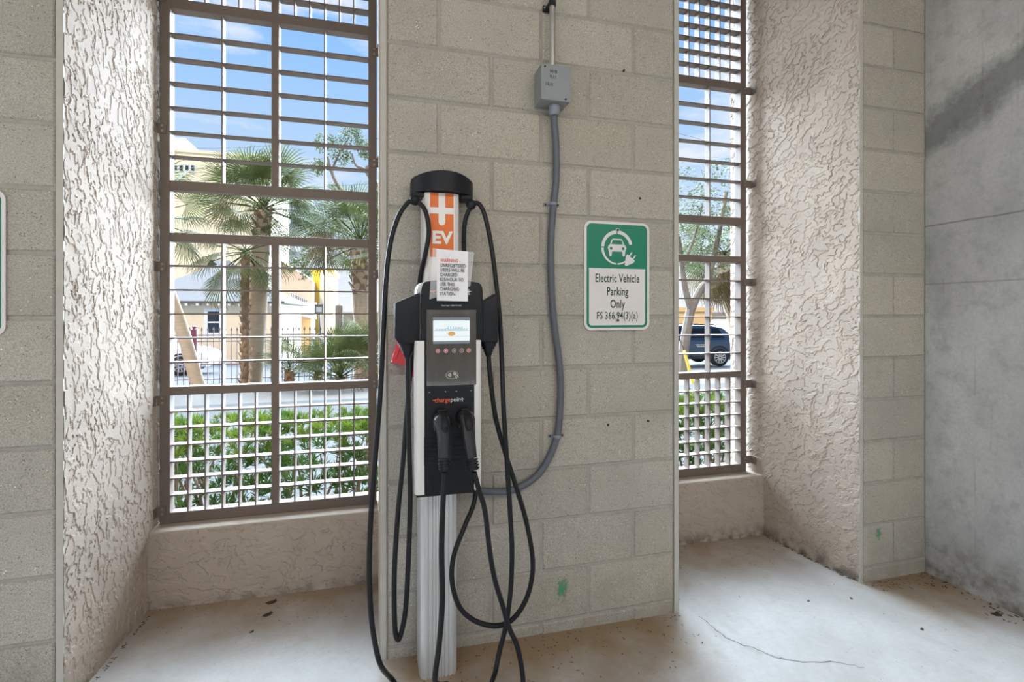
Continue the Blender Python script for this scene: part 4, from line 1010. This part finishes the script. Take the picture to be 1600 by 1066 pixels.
# tall cream block behind
def block(label, x0, x1, Y, ytop, depth, m, name='office_block', wins=(), top=None):
    A, B = at(x0, 500, Y).x, at(x1, 500, Y).x; Z0 = gz(Y)-.5; Z1 = at((x0+x1)/2, ytop, Y).z
    r = thing(name, ((A+B)/2, Y, Z0), label, 'building')
    MB().box((A, Y, Z0), (B, Y+depth, Z1)).obj('wall', m, r)
    MB().box((A-.15, Y-.15, Z1), (B+.15, Y+depth+.15, Z1+.35)).obj('parapet', m, r)
    for (u0, v0, u1, v1) in wins:
        p, q_ = at(u0, v1, Y), at(u1, v0, Y)
        w = MB().box((p.x-.12, Y-.08, p.z-.12), (q_.x+.12, Y-.005, q_.z+.12)).obj('window', M_trimw, r)
        MB().box((p.x, Y-.10, p.z), (q_.x, Y-.07, q_.z)).obj('pane', M_glass, w)
    return r, A, B, Z0, Z1
block('tall cream office block rising behind the bungalow', 150, 420, 62, 238, 14, M_cream, wins=[(272+9*k, 259, 277+9*k, 267) for k in range(4)]+[(300, 468+12, 330, 470+22)])
block('pale cream tower at the far left behind the cream block', 180, 288, 80, 216, 10, M_cream, name='tower_block')
# peach building with a sloping gable, stair opening and a white porch roof
Y2 = 40; r2 = thing('stair_building', (at(455, 500, Y2).x, Y2, gz(Y2)), 'peach building with a sloping roofline and slanted stair opening', 'building')
q2 = lambda x, y: (at(x, y, Y2).x, at(x, y, Y2).z)
MB().prism([q2(425, 560), q2(489, 560), q2(489, 440), q2(440, 408), q2(425, 408)], 'Y', Y2, Y2+8).obj('wall', M_peach, r2)
so = MB().prism([q2(453, 456), q2(453, 471), q2(482, 473), q2(482, 469)], 'Y', Y2-.03, Y2-.002).obj('stair_opening', M_trimw, r2)
for k in range(9):
    x = 455+3*k; t = 456+(x-453)*13/29; p, s = q2(x, t+1), q2(x, 472); MB().box((p[0]-.03, Y2-.07, s[1]), (p[0]+.03, Y2-.031, p[1])).obj('baluster', M_fence, so)
y3 = Y2-1.2
MB().prism([(at(425, 476, y3).x, at(425, 476, y3).z), (at(492, 473, y3).x, at(492, 473, y3).z), (at(492, 499, y3).x, at(492, 499, y3).z), (at(470, 493, y3).x, at(470, 493, y3).z), (at(425, 483, y3).x, at(425, 483, y3).z)], 'Y', y3, Y2-.08).obj('porch_roof', M_trimw, r2)
for x in (436, 448, 456, 489): p = at(x, 500, y3+.2); MB().box((p.x-.13, y3+.1, gz(y3)-.1), (p.x+.13, y3+.4, at(x, 490, y3).z)).obj('porch_post', M_trimw, r2)
MB().box((q2(457, 500)[0], Y2-.06, gz(Y2)-.1), (q2(486, 500)[0], Y2-.005, q2(486, 499)[1])).obj('doorway', M_orangeb, r2)
ry, A, B, Z0, Z1 = block('yellow painted stair tower beside the peach building', 489, 520, 42, 428, 5, M_yellow, name='stair_tower')
MB().box((at(500, 500, 42).x, 41.7, gz(42)-.5), (at(521, 500, 42).x, 41.9, at(500, 425, 42).z)).obj('wall_panel', M_cream, ry)
block('orange stucco building behind the parked blue car', 1020, 1112, 34, 487, 8, M_orangeb, name='shop_building')
# street sign and wooden post
Ys = 14.5; b = onground(504, 16); sx_ = at(497, 500, b.y).x
ss = thing('street_sign', Vector((at(503, 540, b.y).x, b.y, gz(b.y))), 'small dark square street sign on a thin pole right of the mullion', 'sign')
tp = at(498, 475, b.y); MB().tube([ss.location, tp+Vector((0, .03, 0))], .028, 8).obj('pole', M_sback, ss)
c = at(498.5, 483, b.y); MB().bbox((c.x-.13, b.y-.02, c.z-.16), (c.x+.13, b.y, c.z+.16), .004).obj('plate', M_sback, ss)
MB().box((c.x-.085, b.y-.024, c.z-.10), (c.x+.085, b.y-.0205, c.z+.06)).obj('plate_face', M_inkg, ss)
bp_ = onground(530, 22); wp = thing('wooden_post', bp_, 'plain wooden post standing by the street beyond the young palms', 'post')
MB().tube([bp_, Vector((bp_.x, bp_.y, far(530, 478, 22).z))], .17, 10).obj('shaft', M_wood, wp)
MB().tube([Vector((bp_.x, bp_.y, far(530, 478, 22).z)), Vector((bp_.x, bp_.y, far(530, 476, 22).z))], [.17, .12], 10).obj('post_top', M_wood, wp)
# overhead wires
def wire(label, pts, dep, r=.012):
    ps = [far(x, y, dd) for (x, y), dd in zip(pts, dep)]; mb = MB(); m = ps[0].lerp(ps[-1], .5)
    o = mb.tube(smooth_path(ps, 8), r, 5).obj('power_line', M_wire); tag(o, label, 'cable', 'overhead power lines'); return o
LP_, RP_ = 178, 722
wire('overhead wire sagging behind the tall palm crown', [(LP_, 228), (330, 232), (420, 228), (600, 216), (RP_, 205)], [30]*5)
wire('higher of the paired overhead wires crossing the oak', [(LP_, 318), (330, 306), (440, 297), (520, 291), (600, 286), (RP_, 275)], [30]*6)
wire('lower of the paired overhead wires crossing the oak', [(LP_, 300), (330, 298), (440, 298), (520, 300), (600, 301), (RP_, 303)], [30]*6)
wire('faint overhead wire behind the palm crowns near the lock rail', [(LP_, 308), (400, 322), (600, 318), (RP_, 316)], [30]*4)
wire('overhead wire high in the right window', [(1000, 175), (1062, 187), (1150, 204), (1250, 222)], [25]*4, .010)
wire('overhead wire low over the tree in the right window', [(1000, 198), (1062, 209), (1140, 232), (1250, 262)], [25]*4, .010)
for x, ytop, dep, lab in ((LP_, 215, 30, 'wooden utility pole hidden left of the left window'), (RP_, 195, 30, 'wooden utility pole hidden behind the centre pier'), (1000, 165, 25, 'nearer wooden utility pole hidden behind the centre pier'), (1250, 212, 25, 'wooden utility pole hidden right of the right window')):
    b = onground(x, dep); t = far(x, ytop, dep); p_ = thing('utility_pole', b, lab, 'pole')
    MB().tube([b, Vector((b.x, b.y, t.z))], [.16, .11], 10).obj('shaft', M_wood, p_)
    MB().box((b.x-.9, b.y-.05, t.z-.9), (b.x+.9, b.y+.05, t.z-.78)).obj('crossarm', M_wood, p_)

# parked cars
M_carblue = mat('dark_blue_car_paint', (.022, .05, .095), .25, .2, coat=.6)
M_carglass = mat('car_window_glass', (.008, .009, .011), .12, spec=.25)
M_carwhite = mat('white_car_paint', (.80, .80, .80), .3, coat=.6)
M_cargrey = mat('grey_car_paint', (.16, .165, .17), .25, .3, coat=.8)
M_tyre = mat('tyre_rubber', (.02, .02, .02), .8)
M_rim = mat('alloy_wheel', (.55, .55, .55), .3, .8)
M_trimb = mat('black_car_trim', (.02, .02, .022), .5)
M_lamp = mat('red_tail_lamp', (.35, .02, .02), .25)
def car(name, label, loc, rz, paint, van=False):
    r = thing(name, (0, 0, 0), label, 'car'); L = 2.2; W = .90
    if van:
        low = [(-2.2, .30), (2.2, .30), (2.22, .9), (2.15, 1.0), (-2.15, 1.05), (-2.22, .8)]; up = [(-1.75, 1.0), (2.10, 1.0), (2.0, 1.85), (1.85, 1.95), (-.75, 1.95), (-1.0, 1.88)]
    else:
        low = [(-2.15, .28), (2.12, .28), (2.20, .60), (2.17, .95), (1.95, 1.02), (-.95, .99), (-1.75, .90), (-2.15, .74), (-2.22, .5)]; up = [(-1.15, .97), (2.05, 1.0), (1.62, 1.42), (1.15, 1.51), (.1, 1.54), (-.30, 1.50)]
    MB().prism(low, 'Y', -W, W, bev=.06, seg=3).obj('body', paint, r, True)
    bm = bmesh.new(); n = len(up)
    vl = [bm.verts.new((x, -(W-.03-(z-1)*.32), z)) for x, z in up]; vr = [bm.verts.new((x, (W-.03-(z-1)*.32), z)) for x, z in up]
    bm.faces.new(vl); bm.faces.new(vr[::-1])
    for i in range(n): bm.faces.new((vl[i], vr[i], vr[(i+1) % n], vl[(i+1) % n]))
    bmesh.ops.recalc_face_normals(bm, faces=bm.faces[:]); bmesh.ops.bevel(bm, geom=bm.edges[:], offset=.035, segments=2, affect='EDGES')
    cab = MB().bm(bm).obj('cabin', paint, r, True)
    zt = 1.78 if van else 1.42
    panes = [(-.80, 0.02), (.10, 1.02), (1.10, 1.62)] if not van else [(-1.15, -.2), (-.1, .9), (1.0, 1.9)]
    for s in (-1, 1):
        for x0, x1 in panes:
            k = lambda z: s*(W-.03-(z-1)*.32+.006)
            sl0 = .30 if (x0 < -.5) else .03; sl1 = .22 if x1 > 1.5 and not van else .03
            ps = [(x0, 1.05), (x1, 1.06), (x1-sl1, zt), (x0+sl0, zt)]
            q_ = [Vector((x, k(z), z)) for x, z in ps]; e = Vector((0, -s*.02, 0))
            MB().add(q_+[p+e for p in q_], [(0, 1, 2, 3), (7, 6, 5, 4), (0, 4, 5, 1), (1, 5, 6, 2), (2, 6, 7, 3), (3, 7, 4, 0)]).obj('side_window', M_carglass, cab)
        MB().tube([(-.2, s*.62, 1.56), (1.3, s*.62, 1.56)], .022, 6).obj('roof_rail', M_trimb, cab)
        MB().box((-1.25, min(s*.885, s*.915), .30), (1.15, max(s*.885, s*.915), .40)).obj('sill_trim', M_trimb, r)
        if not van and paint is M_carblue: MB().box((.45, min(s*.9, s*.9025), .80), (.82, max(s*.9, s*.9025), .825)).box((.50, min(s*.9, s*.9025), .74), (.80, max(s*.9, s*.9025), .76)).obj('door_decal', M_carwhite, r)
        for x in (-.2, .85): MB().bbox((x, min(s*.895, s*.93), .86), (x+.2, max(s*.895, s*.93), .895), .01).obj('door_handle', M_trimb, r)
        MB().bbox((2.02, min(s*.60, s*.905), .80), (2.215, max(s*.60, s*.905), .95), .02).obj('tail_lamp', M_lamp, r)
        for x in (-1.35, 1.38):
            wh = MB().tube([(x, s*.68, .34), (x, s*.72, .34), (x, s*.90, .34), (x, s*.925, .34)], [.30, .34, .34, .30], 24).obj('wheel', M_tyre, r, True)
            mb = MB().tube([(x, s*.921, .34), (x, s*.930, .34)], .225, 20)
            mb.obj('wheel_well', M_dark, wh)
            mb = MB()
            for k in range(10):
                a = 2*math.pi*k/10; d_ = Vector((math.cos(a), 0, math.sin(a))); n_ = Vector((-d_.z, 0, d_.x))*.018; o_ = Vector((x, s*.936, .34))
                mb.add([o_+d_*.03-n_, o_+d_*.215-n_*1.3, o_+d_*.215+n_*1.3, o_+d_*.03+n_], [(0, 1, 2, 3)])
            mb.tube([(x+.215*math.cos(2*math.pi*k/20), s*.93, .34+.215*math.sin(2*math.pi*k/20)) for k in range(21)], .018, 6)
            mb.obj('rim', M_rim, wh)
            MB().tube([(x+.39*math.cos(t), s*.906, .36+.39*math.sin(t)) for t in [math.pi*k/12 for k in range(13)]], .03, 6).obj('wheel_arch', M_trimb, r)
    r.location = loc; r.rotation_euler = (0, 0, rz)
    return r
p = onground(1130, 18.6); c_, s_ = math.cos(-.16), math.sin(-.16)
car('blue_hatchback', 'dark blue parked car with alloy wheels seen through the right barred window', p+Vector((-1.38*c_, -1.38*s_+.9, 0)), -.16, M_carblue)
p = onground(1128, 26); car('white_van', 'white van parked beyond the dark blue car', p+Vector((.1, 0, 0)), .9, M_carwhite, True)
p = onground(282, 17.5); car('white_hatchback', 'white car behind the leaning palm trunk, mostly cut off', p+Vector((-1.35, .9, 0)), math.pi, M_carwhite)
p = onground(262, 9.0); car('grey_hatchback', 'grey car nosing in at the left window stile before the leaning palm', p+Vector((-2.75, 1.0, 0)), math.pi, M_cargrey)
# yellow guy-wire guard by the forked tree
g0 = onground(1083, 12.2); gy = thing('guy_wire_guard', g0, 'thin yellow guy wire guard slanting beside the forked tree', 'guard')
t_ = far(1069, 548, 12.2); MB().tube([g0, t_], .035, 8).obj('guard', M_yellow, gy); MB().tube([t_, far(1040, 470, 12.2)], .008, 5).obj('guy_wire', M_wire, gy)
